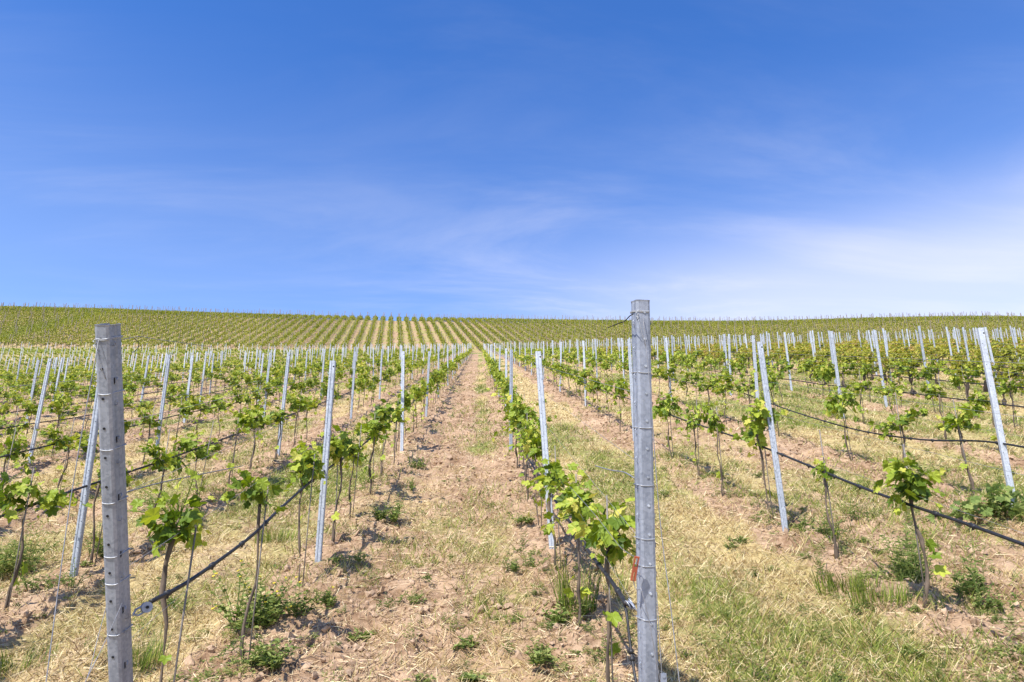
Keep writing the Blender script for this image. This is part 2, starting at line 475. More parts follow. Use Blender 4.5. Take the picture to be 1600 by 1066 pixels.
def vine_meshes(name, r, leafmat, barkmat, trunk_r=.011, **kw):
    tr, canes, SH, LP, LS, LV, LO = vine_plan(r, **kw)
    b = MB()
    tt = np.linspace(0,1,9)
    rr = trunk_r*(1.25-.35*tt)*(1+.36*r.normal(size=9)); rr[-1] *= 1.5
    b.tube(tr, np.abs(rr), 7)
    for c in canes: b.tube(c, np.linspace(trunk_r*.7, trunk_r*.4, len(c)), 5)
    trunk = b.mesh('trunk', barkmat, True)
    R = rand_leaves(r, len(LP), LP, LS, LO)
    V, T, A = scatter(LD_V, LD_T, LP, R, LS, LV)
    f = MB(); f.add(V, T, None, A)
    foliage = f.mesh('foliage', leafmat)
    s = MB()
    for p in SH: s.tube(p, np.linspace(.0042,.0016,len(p)), 4, .45)
    shoots = s.mesh('shoots', leafmat, True)
    return trunk, foliage, shoots

YOUNG = [vine_meshes('young', np.random.default_rng(100+i), M_leaf, M_bark, .0068+.0012*(i%3),
         spread=[.30,.46,.38,.52,.22,.42,.38,.50,.32,.44][i], sides=[1,2,2,2,1,2,1,2,2,2][i], shoots=[13,19,15,21,9,17,14,21,14,17][i],
         length=[.26,.28,.34,.27,.36,.26,.36,.30,.26,.32][i], droop=.5, base=[.74,.69,.71,.66,.76,.68,.72,.67,.72,.69][i], low=1+i%4) for i in range(10)]
OLD = [vine_meshes('old', np.random.default_rng(200+i), M_leaf_old, M_bark_dark, .028+.006*(i%2), spread=.46, sides=2, shoots=17+i%5,
         length=[.28,.40,.34,.25,.44,.32][i], lsize=.105, base=.60, trunk_wob=.05, droop=.45) for i in range(6)]
# the vines nearest the camera, each with its own habit
HERO = {}
HERO['L1_0'] = vine_meshes('h', np.random.default_rng(301), M_leaf, M_bark, .0085, spread=.05, sides=1, shoots=13, length=.22, lsize=.085, droop=.35, base=.97, low=3)
HERO['L1_1'] = vine_meshes('h', np.random.default_rng(302), M_leaf, M_bark, .0075, spread=.13, sides=1, shoots=9, length=.25, lsize=.085, droop=.2, base=.90, low=0)
HERO['L1_2'] = vine_meshes('h', np.random.default_rng(303), M_leaf, M_bark, .0075, spread=.12, sides=2, shoots=12, length=.28, lsize=.10, droop=.4, base=.84, low=1)
HERO['R1_0'] = vine_meshes('h', np.random.default_rng(304), M_leaf, M_bark, .0085, spread=.22, sides=2, shoots=13, length=.30, lsize=.10, droop=.9, base=.72, low=3)
HERO['R1_1'] = vine_meshes('h', np.random.default_rng(305), M_leaf, M_bark, .0085, spread=.30, sides=2, shoots=12, length=.30, lsize=.10, droop=.7, base=.72, low=5)
HERO['R2_0'] = vine_meshes('h', np.random.default_rng(306), M_leaf, M_bark, .009, spread=.16, sides=1, shoots=13, length=.30, lsize=.10, droop=.6, base=.67, low=4)
HERO['R2_1'] = vine_meshes('h', np.random.default_rng(307), M_leaf, M_bark, .0075, spread=.06, sides=1, shoots=3, length=.18, lsize=.09, droop=.4, base=.62, low=1)
HERO['R2_2'] = vine_meshes('h', np.random.default_rng(308), M_leaf, M_bark, .0085, spread=.30, sides=2, shoots=14, length=.30, lsize=.11, droop=.35, base=.84, low=1)

def merge_vine(r, kind):
    """low detail template: verts, tris, attr, material index per tri (0 leaf, 1 bark)"""
    if kind == 'young': tr, canes, SH, LP, LS, LV, LO = vine_plan(r, r.uniform(.32,.5), 2, 13, .30, .115, base=.66, droop=.5)
    else: tr, canes, SH, LP, LS, LV, LO = vine_plan(r, r.uniform(.38,.55), 2, 16, r.uniform(.26,.42), .13, base=.60, droop=.5)
    keep = r.random(len(LP)) < .75
    LP, LS, LV, LO = LP[keep], LS[keep], LV[keep], LO[keep]
    R = rand_leaves(r, len(LP), LP, LS, LO)
    V, T, A = scatter(LF_V, LF_T, LP, R, LS*1.15, LV)
    b = MB(); b.tube(tr[::4], .011 if kind == 'young' else .03, 4)
    bv, bt, bq, ba = b.arrays()
    bt = np.concatenate([bt, bq[:,[0,1,2]], bq[:,[0,2,3]]])
    return (V, T, A), (bv, bt, ba)

# ------------------------------------------------------------------ ordinals and row names
_ones = ['','first','second','third','fourth','fifth','sixth','seventh','eighth','ninth','tenth','eleventh','twelfth','thirteenth','fourteenth','fifteenth','sixteenth','seventeenth','eighteenth','nineteenth']
_tens = {20:'twent',30:'thirt',40:'fort',50:'fift',60:'sixt',70:'sevent'}
def ordw(n):
    if n < 20: return _ones[n]
    t, o = n//10*10, n % 10
    return _tens[t]+'ieth' if o == 0 else _tens[t]+'y-'+_ones[o]
def rowname(k): return f'{ordw(k)} row right of the dirt track' if k >= 1 else f'{ordw(1-k)} row left of the dirt track'
def rowx(k): return XL1 + SP*k + (.34 if k >= 3 else .08 if k == 2 else .07 if k <= -1 else 0)

# ------------------------------------------------------------------ row layout
def in_view(P, m=60):
    u, v, z = proj(P)
    return (z > 1.5) & (u > -m-40/np.maximum(z,1)*20) & (u < W0+m+40/np.maximum(z,1)*20) & (v < H0+260) & (v > 380)

posts, vines = [], []       # (D, k, x, y)
PS, VS = 5.48, 1.0
rr_ = np.random.default_rng(5)
VSTART = {0: 3.34, 1: 3.62, 2: 4.30, 3: 6.80, -1: 4.25}
for k in range(-46, 82):
    X = rowx(k)
    yend = NEAR_END if X < boundary_x(108) else FAR_END
    p0 = 6.13 + {0:0.0,1:-.06,2:-.01,3:.12,-1:-.14}.get(k, rr_.uniform(-1.3,1.3))
    y = p0
    while y < yend:
        if k in (0,1,2,3,-1) and y < 8: px = X
        else: px = X + rr_.normal()*.04
        if not(X >= boundary_x(108) and y > 108 and X < boundary_x(y)): posts.append((k, px, y))
        y += (PS if k < 5 else 4.5) + rr_.normal()*.06
    if yend > 150: posts.append((k, X, FAR_END-.6))
    y = VSTART.get(k, 3.0 + rr_.uniform(0, VS))
    i = 0
    while y < yend:
        if (rr_.random() > .09 or i < 3) and not(X >= boundary_x(108) and y > 108 and X < boundary_x(y)):
            vines.append((k, X + (0 if i < 3 else rr_.normal()*.04), y, i))
        y += VS*(1 if k >= 5 else 1.09 if k == 0 and i < 3 else 1.03) + rr_.normal()*.04; i += 1
posts = np.array(posts); vines = np.array(vines)
def ground_pts(a): return np.c_[a[:,1], a[:,2], zfull(a[:,1], a[:,2])]
PG, VG = ground_pts(posts), ground_pts(vines)
kp = in_view(PG + [0,0,1.0]); posts, PG = posts[kp], PG[kp]
kv = in_view(VG + [0,0,.9]); vines, VG = vines[kv], VG[kv]
dP = proj(PG)[2]; dV = proj(VG)[2]
NIND = 296
op = np.argsort(dP); ov = np.argsort(dV)

# ------------------------------------------------------------------ line posts
PH = 1.76
def cprofile(w=.052, d=.036, t=.003, lip=.012, groove=.006):
    h = w/2
    outer = [(-h+lip,d),(-h,d),(-h,.006),(-h+.006,0),(-.008,0),(-.004,groove),(.004,groove),(.008,0),(h-.006,0),(h,.006),(h,d),(h-lip,d)]
    inner = [(h-lip,d-t),(h-t,d-t),(h-t,.008),(h-.008,t),(.009,t),(.005,groove+t),(-.005,groove+t),(-.009,t),(-h+.008,t),(-h+t,.008),(-h+t,d-t),(-h+lip,d-t)]
    return np.array(outer+inner)
def hole_discs(b):
    b.disc((.013,-.0005,PH-.055), (0,-1,0), .0072, .0015, 10)
    for k in range(14): b.disc((.016 if k%2 else -.016, -.0005, PH-.16-.105*k), (0,-1,0), .0035, .0012, 8)
def post_mesh(detail):
    b = MB()
    if detail:
        pr = cprofile()
        b.prism(pr, -.05, PH)
        V = np.c_[pr, np.full(len(pr), PH)]
        n = len(pr); m = n//2
        b.add(V, None, [[k, k+1, n-2-k, n-1-k] for k in range(m-1)])
        nv = b.n; hole_discs(b)
    else:
        pr = np.array([(-.026,.036),(-.026,.005),(-.02,0),(.02,0),(.026,.005),(.026,.036)])
        b.prism(pr, -.05, PH)
        b.add(np.c_[pr, np.full(6,PH)], None, [[0,1,4,5],[1,2,3,4]])
    me = b.mesh('post_body', [M_zinc, M_hole])
    if detail:
        for p in me.polygons: p.material_index = int(p.vertices[0] >= nv)
    return me
PM_detail, PM_plain = post_mesh(True), post_mesh(False)
def hook_mesh(s):
    b = MB()
    P = [(s*.026,.012,0),(s*.034,.012,.002),(s*.038,.012,.012),(s*.036,.012,.022)]
    b.tube(P, .0022, 5)
    return b.mesh('wire_hook', M_zinc)
HK = {s: hook_mesh(s) for s in (-1,1)}
cnt = {}
tilt_fix = {}
for n_, i in enumerate(op[:NIND]):
    k, x, y = int(posts[i,0]), posts[i,1], posts[i,2]
    c = cnt[k] = cnt.get(k, 0)+1
    D = dP[i]
    o = link('line_post', PM_detail if D < 30 else PM_plain, loc=tuple(PG[i]))
    ty = rr_.normal()*.018; tx = rr_.normal()*.02
    if y < 7.5 and k == 1: ty, tx = -.06, .0
    if y < 7.5 and k in (0,2): ty, tx = {0:.0, 2:-.03}[k], 0
    o.rotation_euler = (tx, ty, rr_.normal()*.12)
    o.scale = (1, 1, 1+rr_.normal()*.012)
    thing(o, f'white galvanised post {ordw(c)} from camera in {rowname(k)}', 'vineyard post', 'galvanised posts along the vine rows')
    if D < 14:
        for z, s in ((.70,1),(1.12,-1),(1.42,1),(1.64,-1)): link('wire_hook', HK[s], o, (0,0,z))
pr = np.array([(-.026,.036),(-.026,0),(.026,0),(.026,.036)])
TV = np.r_[np.c_[pr, np.full(4,-.05)], np.c_[pr, np.full(4,PH)]]
TQ = np.array([(0,1,5,4),(1,2,6,5),(2,3,7,6),(3,0,4,7),(4,5,6,7)])
def tilt_frames(n, r, s=.02):
    z = unit(np.c_[r.normal(size=(n,2))*s, np.ones(n)])
    y = unit(np.cross(z, np.tile([1.,0,0],(n,1)))); x = np.cross(y, z)
    return np.stack([x,y,z],-1)
rest = op[NIND:]
V, Fc, A = scatter(TV, TQ, PG[rest], tilt_frames(len(rest), rr_), np.c_[np.full(len(rest),.95), np.full(len(rest),.95), rr_.normal(1,.02,len(rest))], np.zeros(len(rest)))
stuff(link('distant_line_posts', mesh_from('distant_line_posts', V, Fc, M_zincfar)), 'far white posts rising in rows towards the hill crest', 'vineyard posts')

# ------------------------------------------------------------------ vines
cnt = {}
stakes = []
for n_, i in enumerate(ov[:NIND]):
    k, x, y, j = int(vines[i,0]), vines[i,1], vines[i,2], int(vines[i,3])
    c = cnt[k] = cnt.get(k, 0)+1
    key = {0:'L1',1:'R1',2:'R2'}.get(k, '')+f'_{j}'
    old = k >= 6
    if key in HERO: tpl = HERO[key]
    else: tpl = (OLD if old else YOUNG)[int(rr_.integers(6 if old else 10))]
    o = link('grapevine', None, loc=tuple(VG[i]))
    o.rotation_euler = (0, 0, rr_.normal()*.1 + (math.pi if (key not in HERO and rr_.random() < .5) else 0))
    s = 1.0 if key in HERO else rr_.uniform(.78,1.1)
    o.scale = (1,1,1) if key in HERO else (s*rr_.uniform(.9,1.25), s*rr_.uniform(.8,1.2), rr_.uniform(.86,1.10))
    adj = 'old thick-trunked grapevine' if old else 'slim young grapevine'
    thing(o, f'{adj} {ordw(c)} from camera in {rowname(k)}', 'grapevine', 'grapevines along the rows')
    link('trunk', tpl[0], o); link('foliage', tpl[1], o); link('shoots', tpl[2], o)
    if not old and dV[i] < 12.5: stakes.append((k, c, i))
# a thin planting stake beside each young vine near the camera
b = MB(); b.tube([(0,0,-.05),(0,0,.5),(.004,0,1.0)], .0045, 6); ST = b.mesh('planting_stake', M_stake, True)
for k, c, i in stakes:
    p = VG[i] + [.022, .01, 0]
    o = link('planting_stake', ST, loc=tuple(p)); o.rotation_euler = (rr_.normal()*.025, rr_.normal()*.025, 0)
    thing(o, f'thin stake beside vine {ordw(c)} from camera in {rowname(k)}', 'plant stake', 'thin planting stakes beside the young vines')

def merged_vines(name, ids, mask_old, label):
    Vs, Ts, As, Ms, base = [], [], [], [], 0
    for old in (False, True):
        tpls = [merge_vine(np.random.default_rng(400+q_+50*old), 'old' if old else 'young') for q_ in range(7)]
        sel = [i for i in ids if mask_old[i] == old]
        ch = rr_.integers(0, 7, len(sel)); sel = np.array(sel, int)
        for q_ in range(7):
            ii = sel[ch == q_]
            if not len(ii): continue
            an = rr_.normal(size=len(ii))*.15 + np.pi*rr_.integers(0,2,len(ii))
            R = np.zeros((len(ii),3,3)); R[:,0,0] = np.cos(an); R[:,0,1] = -np.sin(an); R[:,1,0] = np.sin(an); R[:,1,1] = np.cos(an); R[:,2,2] = 1
            S = rr_.uniform(.78,1.15,len(ii))
            for part, (tv, tt, ta) in enumerate(tpls[q_]):
                v, f, _ = scatter(tv, tt, VG[ii], R, S, np.zeros(len(ii)), base)
                a = np.clip(np.tile(ta, len(ii)) + np.repeat(rr_.normal(size=len(ii))*.08, len(ta)), 0, 1)
                base += len(v); Vs.append(v); Ts.append(f); As.append(a); Ms.append(np.full(len(f), part + 2*old, np.int32))
    me = mesh_from(name, np.concatenate(Vs), np.concatenate(Ts), [M_leaf, M_bark, M_leaf_old, M_bark_dark], {'v': np.concatenate(As)})
    me.polygons.foreach_set('material_index', np.concatenate(Ms))
    return stuff(link(name, me), label, 'grapevines')
merged_vines('distant_grapevines', ov[NIND:], vines[:,0] >= 6, 'far rows of leafy vines running up the slope')

# ------------------------------------------------------------------ far hill block (rows turned to the left)
r = np.random.default_rng(17)
Pl, Pt, Pp = [], [], []
for qi in range(-105, 135):
    s = np.arange(92, 235, .25); s = s + r.uniform(-.09,.09, len(s))
    org = fnor*qi*1.99
    x = org[0] + fdir[0]*s; y = org[1] + fdir[1]*s
    ok = (y > FAR_START+1.5+ .0*x) & (y < FAR_END) & (x < 400)
    x, y, s = x[ok], y[ok], s[ok]
    if not len(x): continue
    P = np.c_[x, y, zlow(x, y)]
    ok = in_view(P + [0,0,.8], 80); P = P[ok]; s = s[ok]
    if not len(P): continue
    Pl.append(P)
    Pt.append(P[::5])
    stp = 20 if org[0] < 12 else 15
    sel = np.arange(int(r.integers(0,stp)), len(P), stp)
    if len(sel): Pp.append(P[sel])
    cr = np.argmin(np.abs(P[:,1]-(171+r.normal()*1.5))); Pp.append(P[cr:cr+1])
Pl, Pt, Pp = map(np.concatenate, (Pl, Pt, Pp))
rep = 12
C = np.repeat(Pl, rep, 0); n = len(C)
C = C + np.c_[r.normal(size=n)*.25, r.normal(size=n)*.2, .52+.66*r.random(n)**.8 + .06*np.repeat(r.normal(size=len(Pl)), rep)]
R = rand_leaves(r, n, C, None)
V, Fc, A = scatter(LF_V, LF_T, C, R, r.uniform(.12,.24,n), np.clip(r.normal(.48,.22,n)+.04*np.sin(np.repeat(Pl[:,0]*.21+Pl[:,1]*.13, rep)),0,1))
stuff(link('hilltop_grapevines', mesh_from('hilltop_grapevines', V, Fc, M_leaf_old, {'v': A})), 'rows of vines fanning up the far hill', 'grapevines')
b4 = np.array([(-1,-1),(1,-1),(1,1),(-1,1)])
TVt = np.r_[np.c_[b4*.028, np.full(4,-.05)], np.c_[b4*.024, np.full(4,.8)]]
V, Fc, A = scatter(TVt, TQ, Pt, tilt_frames(len(Pt), r, .06), np.ones(len(Pt)), np.zeros(len(Pt)))
stuff(link('hilltop_trunks', mesh_from('hilltop_trunks', V, Fc, M_bark_dark)), 'dark trunks under the vine rows of the far hill', 'vine trunks')
TVp = np.r_[np.c_[b4*.035, np.full(4,-.05)], np.c_[b4*.035, np.full(4,2.25)]]
V, Fc, A = scatter(TVp, TQ, Pp, tilt_frames(len(Pp), r, .05), np.c_[np.ones((len(Pp),2)), r.uniform(.8,1.12,len(Pp))], np.zeros(len(Pp)))
stuff(link('hilltop_posts', mesh_from('hilltop_posts', V, Fc, M_wood)), 'weathered posts standing along the crest and rows of the far hill', 'vineyard posts')

# ------------------------------------------------------------------ end posts
def gz(x, y): return float(zfull(x, y))
def zvec(p0, p1):
    d = np.asarray(p1)-np.asarray(p0); return d, np.linalg.norm(d)
from mathutils import Matrix, Vector
def post_frame(base, top, yawz):
    z = unit(np.asarray(top)-np.asarray(base))
    f = np.array([math.sin(yawz), -math.cos(yawz), 0]); f = unit(f - z*(f@z))      # front direction (local -y)
    x = np.cross(-f, z)
    return Matrix(((x[0],-f[0],z[0],base[0]),(x[1],-f[1],z[1],base[1]),(x[2],-f[2],z[2],base[2]),(0,0,0,1)))

def omega(w, d, wf, t=.0028):
    """open profile: narrow front face, flared sides, inturned lips"""
    def half(s, e):
        return [(s*(wf/2-.004*(1-e)), -d/2+e*t), (s*(wf/2+.006), -d/2+.005+e*t*.6), (s*(w/2-.004), -.002+e*t*.2), (s*(w/2), .006), (s*(w/2-.001), d/2-.006), (s*(w/2-.005), d/2), (s*(w/2-.016), d/2)]
    o_r = half(1,0); o_l = half(-1,0)
    outer = o_l[::-1] + o_r
    pts = np.array(outer)
    # inward offset
    tg = np.gradient(pts, axis=0); nn = np.c_[-tg[:,1], tg[:,0]]; nn /= np.linalg.norm(nn, axis=1, keepdims=True)
    inner = pts + nn*t
    return pts, inner
def hull_loop(w, d, wf, g=.0016):
    p = np.array([(-wf/2,-d/2),(wf/2,-d/2),(w/2,.0),(w/2,d/2),(-w/2,d/2),(-w/2,.0)])
    c = p.mean(0); p = c + (p-c)*(1+g*2/.06)
    out = []
    for i in range(6):
        a, b2 = p[i], p[(i+1) % 6]
        for u in (.08,.3,.5,.7,.92): out.append(a*(1-u)+b2*u)
    return np.array(out)

def end_post(base, top, yawz, w, d, wf, label, style):
    L = np.linalg.norm(top-base)
    M = post_frame(base, top, yawz)
    o, i_ = omega(w, d, wf)
    b = MB(); n = len(o)
    poly = np.r_[o, i_[::-1]]
    zs = np.linspace(-.1, L, 9)
    for a_, c_ in zip(zs[:-1], zs[1:]): b.prism(poly, a_, c_)
    rim = poly.copy(); V = np.c_[rim, np.full(2*n, L)]
    # hammered rim, slightly splayed
    b.add(V, None, [[k, k+1, 2*n-2-k, 2*n-1-k] for k in range(n-1)])
    fl = np.c_[o*1.05, np.full(n, L+.001)]; fl2 = np.c_[o*1.0, np.full(n, L-.006)]
    b.add(np.r_[fl2, fl], None, [[k,k+1,n+k+1,n+k] for k in range(n-1)])
    fl3 = np.c_[i_*.98, np.full(n, L+.001)]
    b.add(np.r_[fl, fl3], None, [[k,k+1,n+k+1,n+k] for k in range(n-1)])
    e = link('end_post', None); e.matrix_world = M
    thing(e, label, 'end post', 'thick end posts of the vine rows')
    link('post_body', b.mesh('post_body', M_zinc_dark), e)
    # facets for holes: front-left facet and front-right facet
    fl_a, fl_b = np.array([-wf/2-.005,-d/2+.004]), np.array([-w/2+.003,-.002])
    fr_a, fr_b = np.array([wf/2+.005,-d/2+.004]), np.array([w/2-.003,-.002])
    def facet(a_, b_, z, u=.5):
        p = a_*(1-u)+b_*u; t = b_-a_; nn = np.array([t[1],-t[0]]); nn /= np.linalg.norm(nn)
        if nn[1] > 0: nn = -nn
        return np.array([*p, z]), np.array([*nn, 0.])
    class Each:
        def __init__(self, nm, m): self.nm, self.m = nm, m
        def disc(self, *q): t = MB(); t.disc(*q); link(self.nm, t.mesh(self.nm, self.m), e)
        def tube(self, *q): t = MB(); t.tube(*q); link(self.nm, t.mesh(self.nm, self.m), e)
        def box(self, *q): t = MB(); t.box(*q); link(self.nm, t.mesh(self.nm, self.m), e)
    hb, hk, bt = Each('peg_hole', M_hole), Each('wire_hook', M_zinc_dark), Each('rivet', M_zinc)
    zz = L-.05
    j = 0
    while zz > .1:
        if style == 'holes':
            hb.disc(np.array([-.003,-d/2-.0004,zz]), (0,-1,0), .0048, .0016, 10)
            p, nn = facet(fr_a, fr_b, zz-.045, .62)
            if j % 2 == 1:
                tt_ = np.array([-nn[1], nn[0], 0]); hb.box(p+nn*.0004, (.0016,.0055,.024), 0.0, np.stack([nn, tt_, [0,0,1.]], -1))
                hk.tube([p+[0,0,-.012], p+nn*.007+[0,0,-.006], p+nn*.009+[0,0,.004], p+nn*.008+tt_*.007+[0,0,.010], p+nn*.002+tt_*.013+[0,0,.010]], .0020, 5)
            else:
                hk.tube([p+[0,0,.02], p+nn*.008+[0,0,.022], p+nn*.010+[0,0,.03], p+nn*.007+[0,0,.036]], .0024, 5)
        else:
            p = np.array([.004,-d/2,zz]); bt.disc(p, (0,-1,0), .0050, .0032, 12)
            p, nn = facet(fl_a, fl_b, zz-.05, .7)
            hk.tube([p, p+nn*.007+[0,0,.004], p+nn*.009+[0,0,.014], p+nn*.004+[0,0,.02]], .0018, 5)
            p, nn = facet(fr_a, fr_b, zz-.05, .9)
            hk.tube([p, p+nn*.007+[0,0,.004], p+nn*.009+[0,0,.014], p+nn*.004+[0,0,.02]], .0018, 5)
        zz -= .108; j += 1
    return e, M, L

def wire_loop(e, L, z, w, d, wf, sag=.0, knot=None, turns=1):
    h = hull_loop(w, d, wf)
    b = MB()
    for t in range(turns):
        zz = z + t*.004 - sag*np.clip(-h[:,1]/(d/2), 0, 1)*(1-(h[:,0]/(wf*.8))**2).clip(0,1)
        b.tube(np.c_[h, zz], .0018, 5, closed=True)
    if knot == 'left':
        x0 = -w/2+.006
        th = np.linspace(0, 14, 40)
        b.tube(np.c_[x0+.005*np.cos(th), -d/2+.004-.006+.005*np.sin(th), z-.0035*th*.7], .0013, 5)
        b.tube([(x0,-d/2-.002,z-.02),(x0+.01,-d/2-.006,z-.06),(x0+.026,-d/2-.004,z-.12),(x0+.034,-d/2-.001,z-.145)], .0011, 5)
    return link('wire_loop', b.mesh('wire_loop', M_loop, True), e)

def along(e, M, base, top, v):
    """local z on the post whose pixel row is v"""
    L = np.linalg.norm(top-base); best = None
    for s in np.linspace(0, L, 1200):
        P = np.array(base) + (np.array(top)-np.array(base))*s/L
        vv = proj(P)[1]
        if best is None or abs(vv-v) < best[0]: best = (abs(vv-v), s)
    return best[1]

XR1, XR2 = rowx(1), rowx(2)
def base_on_row(u, v, X):
    p = on_row(u, v, X)
    t = np.array([p[0], p[1], gz(p[0], p[1])]); return t
def base_at_u(X, u):
    ys = np.linspace(.5, 6, 3000); P = np.c_[np.full(3000, X), ys, zlow(np.full(3000, X), ys)]
    k = np.argmin(np.abs(proj(P)[0]-u) + 1e3*(proj(P)[2] < .3)); return np.array([X, ys[k], gz(X, ys[k])])
topL = on_row(168, 507, XL1); topR = on_row(1001, 471, XR1)
baseL = base_at_u(XL1, 195); baseR = base_at_u(XR1, 1020)
def aim(base, top, u, v):
    return base
wl, dl, wfl = .060, .074, .040
eL, ML, LL = end_post(baseL, topL, rad(-4), wl, dl, wfl, 'bare grey end post with row of small round holes at left front', 'holes')
wr_, dr, wfr = .067, .055, .046
eR, MR, LR = end_post(baseR, topR, rad(8), wr_, dr, wfr, 'bare grey end post with orange wire tensioner hanging beside it', 'buttons')
for q_, v in enumerate((528,612,698,780,863,905,983)):
    wire_loop(eL, LL, along(eL, ML, baseL, topL, v), wl, dl, wfl, .006, 'left' if q_ == 0 else None, 2 if q_ == 0 else 1)
for q_, v in enumerate((488,582,668,757,840,882,965)):
    wire_loop(eR, LR, along(eR, MR, baseR, topR, v), wr_, dr, wfr, .004, 'left' if q_ == 0 else None, 2 if q_ == 0 else 1)

# ------------------------------------------------------------------ hoses and wires
def smooth_path(P, n=8):
    P = np.asarray(P, float); t = np.arange(len(P)); tt = np.linspace(0, len(P)-1, (len(P)-1)*n+1)
    out = []
    for a in tt:
        i = min(int(a), len(P)-2); u = a-i
        p0, p1, p2, p3 = P[max(i-1,0)], P[i], P[i+1], P[min(i+2,len(P)-1)]
        out.append(.5*((2*p1)+(-p0+p2)*u+(2*p0-5*p1+4*p2-p3)*u*u+(-p0+3*p1-3*p2+p3)*u**3))
    return np.array(out)

def row_line(k, y0, y1, h, sag=.0, step=1.1, jit=0.0, r=None):
    y = np.arange(y0, y1, step)
    x = np.full(len(y), rowx(k)) + (r.normal(size=len(y))*jit if r is not None else 0)
    z = zlow(x, y) + h - sag*np.abs(np.sin((y-y0)/VS*np.pi)) + (r.normal(size=len(y))*jit if r is not None else 0)
    return np.c_[x, y, z]
EM = MB(); EM.tube([(0,-.022,0),(0,-.016,0),(0,.016,0),(0,.022,0)], [.010,.0145,.0145,.010], 8); EM.disc((0,0,-.012),(0,0,-1),.006,.010,8)
EMm = EM.mesh('emitter', M_hose, True)
def drip(k, front, label, rad_=.0098, emit=12.):
    """front: explicit points nearest the camera, then regular run along the row"""
    r = np.random.default_rng(900+k)
    y0 = front[-1][1]+1.1
    X = rowx(k)
    yend = NEAR_END if X < boundary_x(108) else 120.
    P = np.vstack([front, row_line(k, y0, yend, .72, .02, 1.1, .008, r)])
    sp = smooth_path(P, 6)
    b = MB(); b.tube(sp, rad_, 7)
    o = link('drip_hose', b.mesh('drip_hose', M_hose, True))
    thing(o, label, 'drip hose', 'drip hoses along the vine rows')
    s = 0; last = sp[0]; nxt = .12
    for p in sp[1:]:
        s += np.linalg.norm(p-last); 
        if s > nxt and p[1] < emit:
            e = link('emitter', EMm, o, tuple(p)); dv = p-last
            e.rotation_euler = (math.atan2(dv[2], dv[1]), 0, -math.atan2(dv[0], dv[1])); e.scale = (1, 1, 1)
            nxt = s + r.uniform(.28,.42)
        last = p
    return o
def px(k, pts, dz=0): return np.array([on_row(u, v, rowx(k)) + [0,0,dz] for u, v in pts])
def regular(k, y0, n=3): return row_line(k, y0, y0+n*1.1, .74)
drip(0, px(0, [(236,940),(300,905),(390,840),(440,793),(500,741),(560,700)]), 'black drip hose strung along the first row left of the dirt track')
drip(1, px(1, [(978,944),(955,908),(915,855),(880,800),(850,757),(825,715),(812,690)]), 'grey-black drip hose strung along the first row right of the dirt track', .0105)
drip(2, px(2, [(1640,866),(1520,822),(1410,785),(1330,755),(1250,722),(1170,690),(1110,670)]), 'black drip hose strung along the second row right of the dirt track')
drip(3, px(3, [(1640,706),(1540,690),(1440,687),(1340,672),(1245,645),(1190,625)]), 'black drip hose strung along the third row right of the dirt track')
drip(-1, px(-1, [(-60,828),(30,797),(110,768),(200,738),(260,718)]), 'black drip hose strung along the second row left of the dirt track')
for k in [-2,-3,-4,-5,-6,4,5,6,7,8]:
    y0 = max(2.6, abs(rowx(k))*1.25 - 1.0)
    drip(k, regular(k, y0), f'black drip hose strung along the {rowname(k)}', .0098, 9.)
# pipe dropping from the end of the right hose
b = MB()
P = smooth_path(px(1, [(976,945),(980,965),(984,1000),(991,1050),(1000,1100),(1012,1180)]), 5); b.tube(P, .006, 7)
dp = link('hose_tail', b.mesh('hose_tail', M_hose, True)); thing(dp, 'thin hose tail dropping beside the right end post to the ground', 'hose')
b = MB(); 
for v, u in ((1018,986.5),(1030,988)): 
    c = on_row(u, v, XR1); b.tube([c+[0,0,.008], c-[0,0,.008]], .0105, 8)
link('hose_joint', b.mesh('hose_joint', M_hose, True), dp)

def wire(name, P, label, r=.0014, n=5, mat=None, cat='wire', group=None, sm=4):
    b = MB(); b.tube(smooth_path(P, sm) if sm else P, r, n)
    o = link(name, b.mesh(name, mat or M_wire, True)); thing(o, label, cat, group); return o
HT = [('lowest', .80), ('second lowest', 1.10), ('third lowest', 1.40), ('topmost', 1.68)]
for k in range(-6, 9):
    X = rowx(k)
    for nm, h in HT:
        y0 = 6.0 if k in (0,1) else max(3.0, abs(X)*1.25-1.0)
        P = row_line(k, y0, NEAR_END-1 if X < boundary_x(108) else 125., h, 0, 2.75)
        if k in (0,1):
            e_b, e_t = (baseL, topL) if k == 0 else (baseR, topR)
            f = np.clip((h-.05)/2.0, 0, 1); st = e_b + (e_t-e_b)*f + [0,.03,0]
            P = np.vstack([st, P])
        lab = f'{nm} wire of the {rowname(k)}'
        wire('trellis_wire', P, lab, .0010, 4, None, 'trellis wire', 'trellis wires of the vine rows', 3)

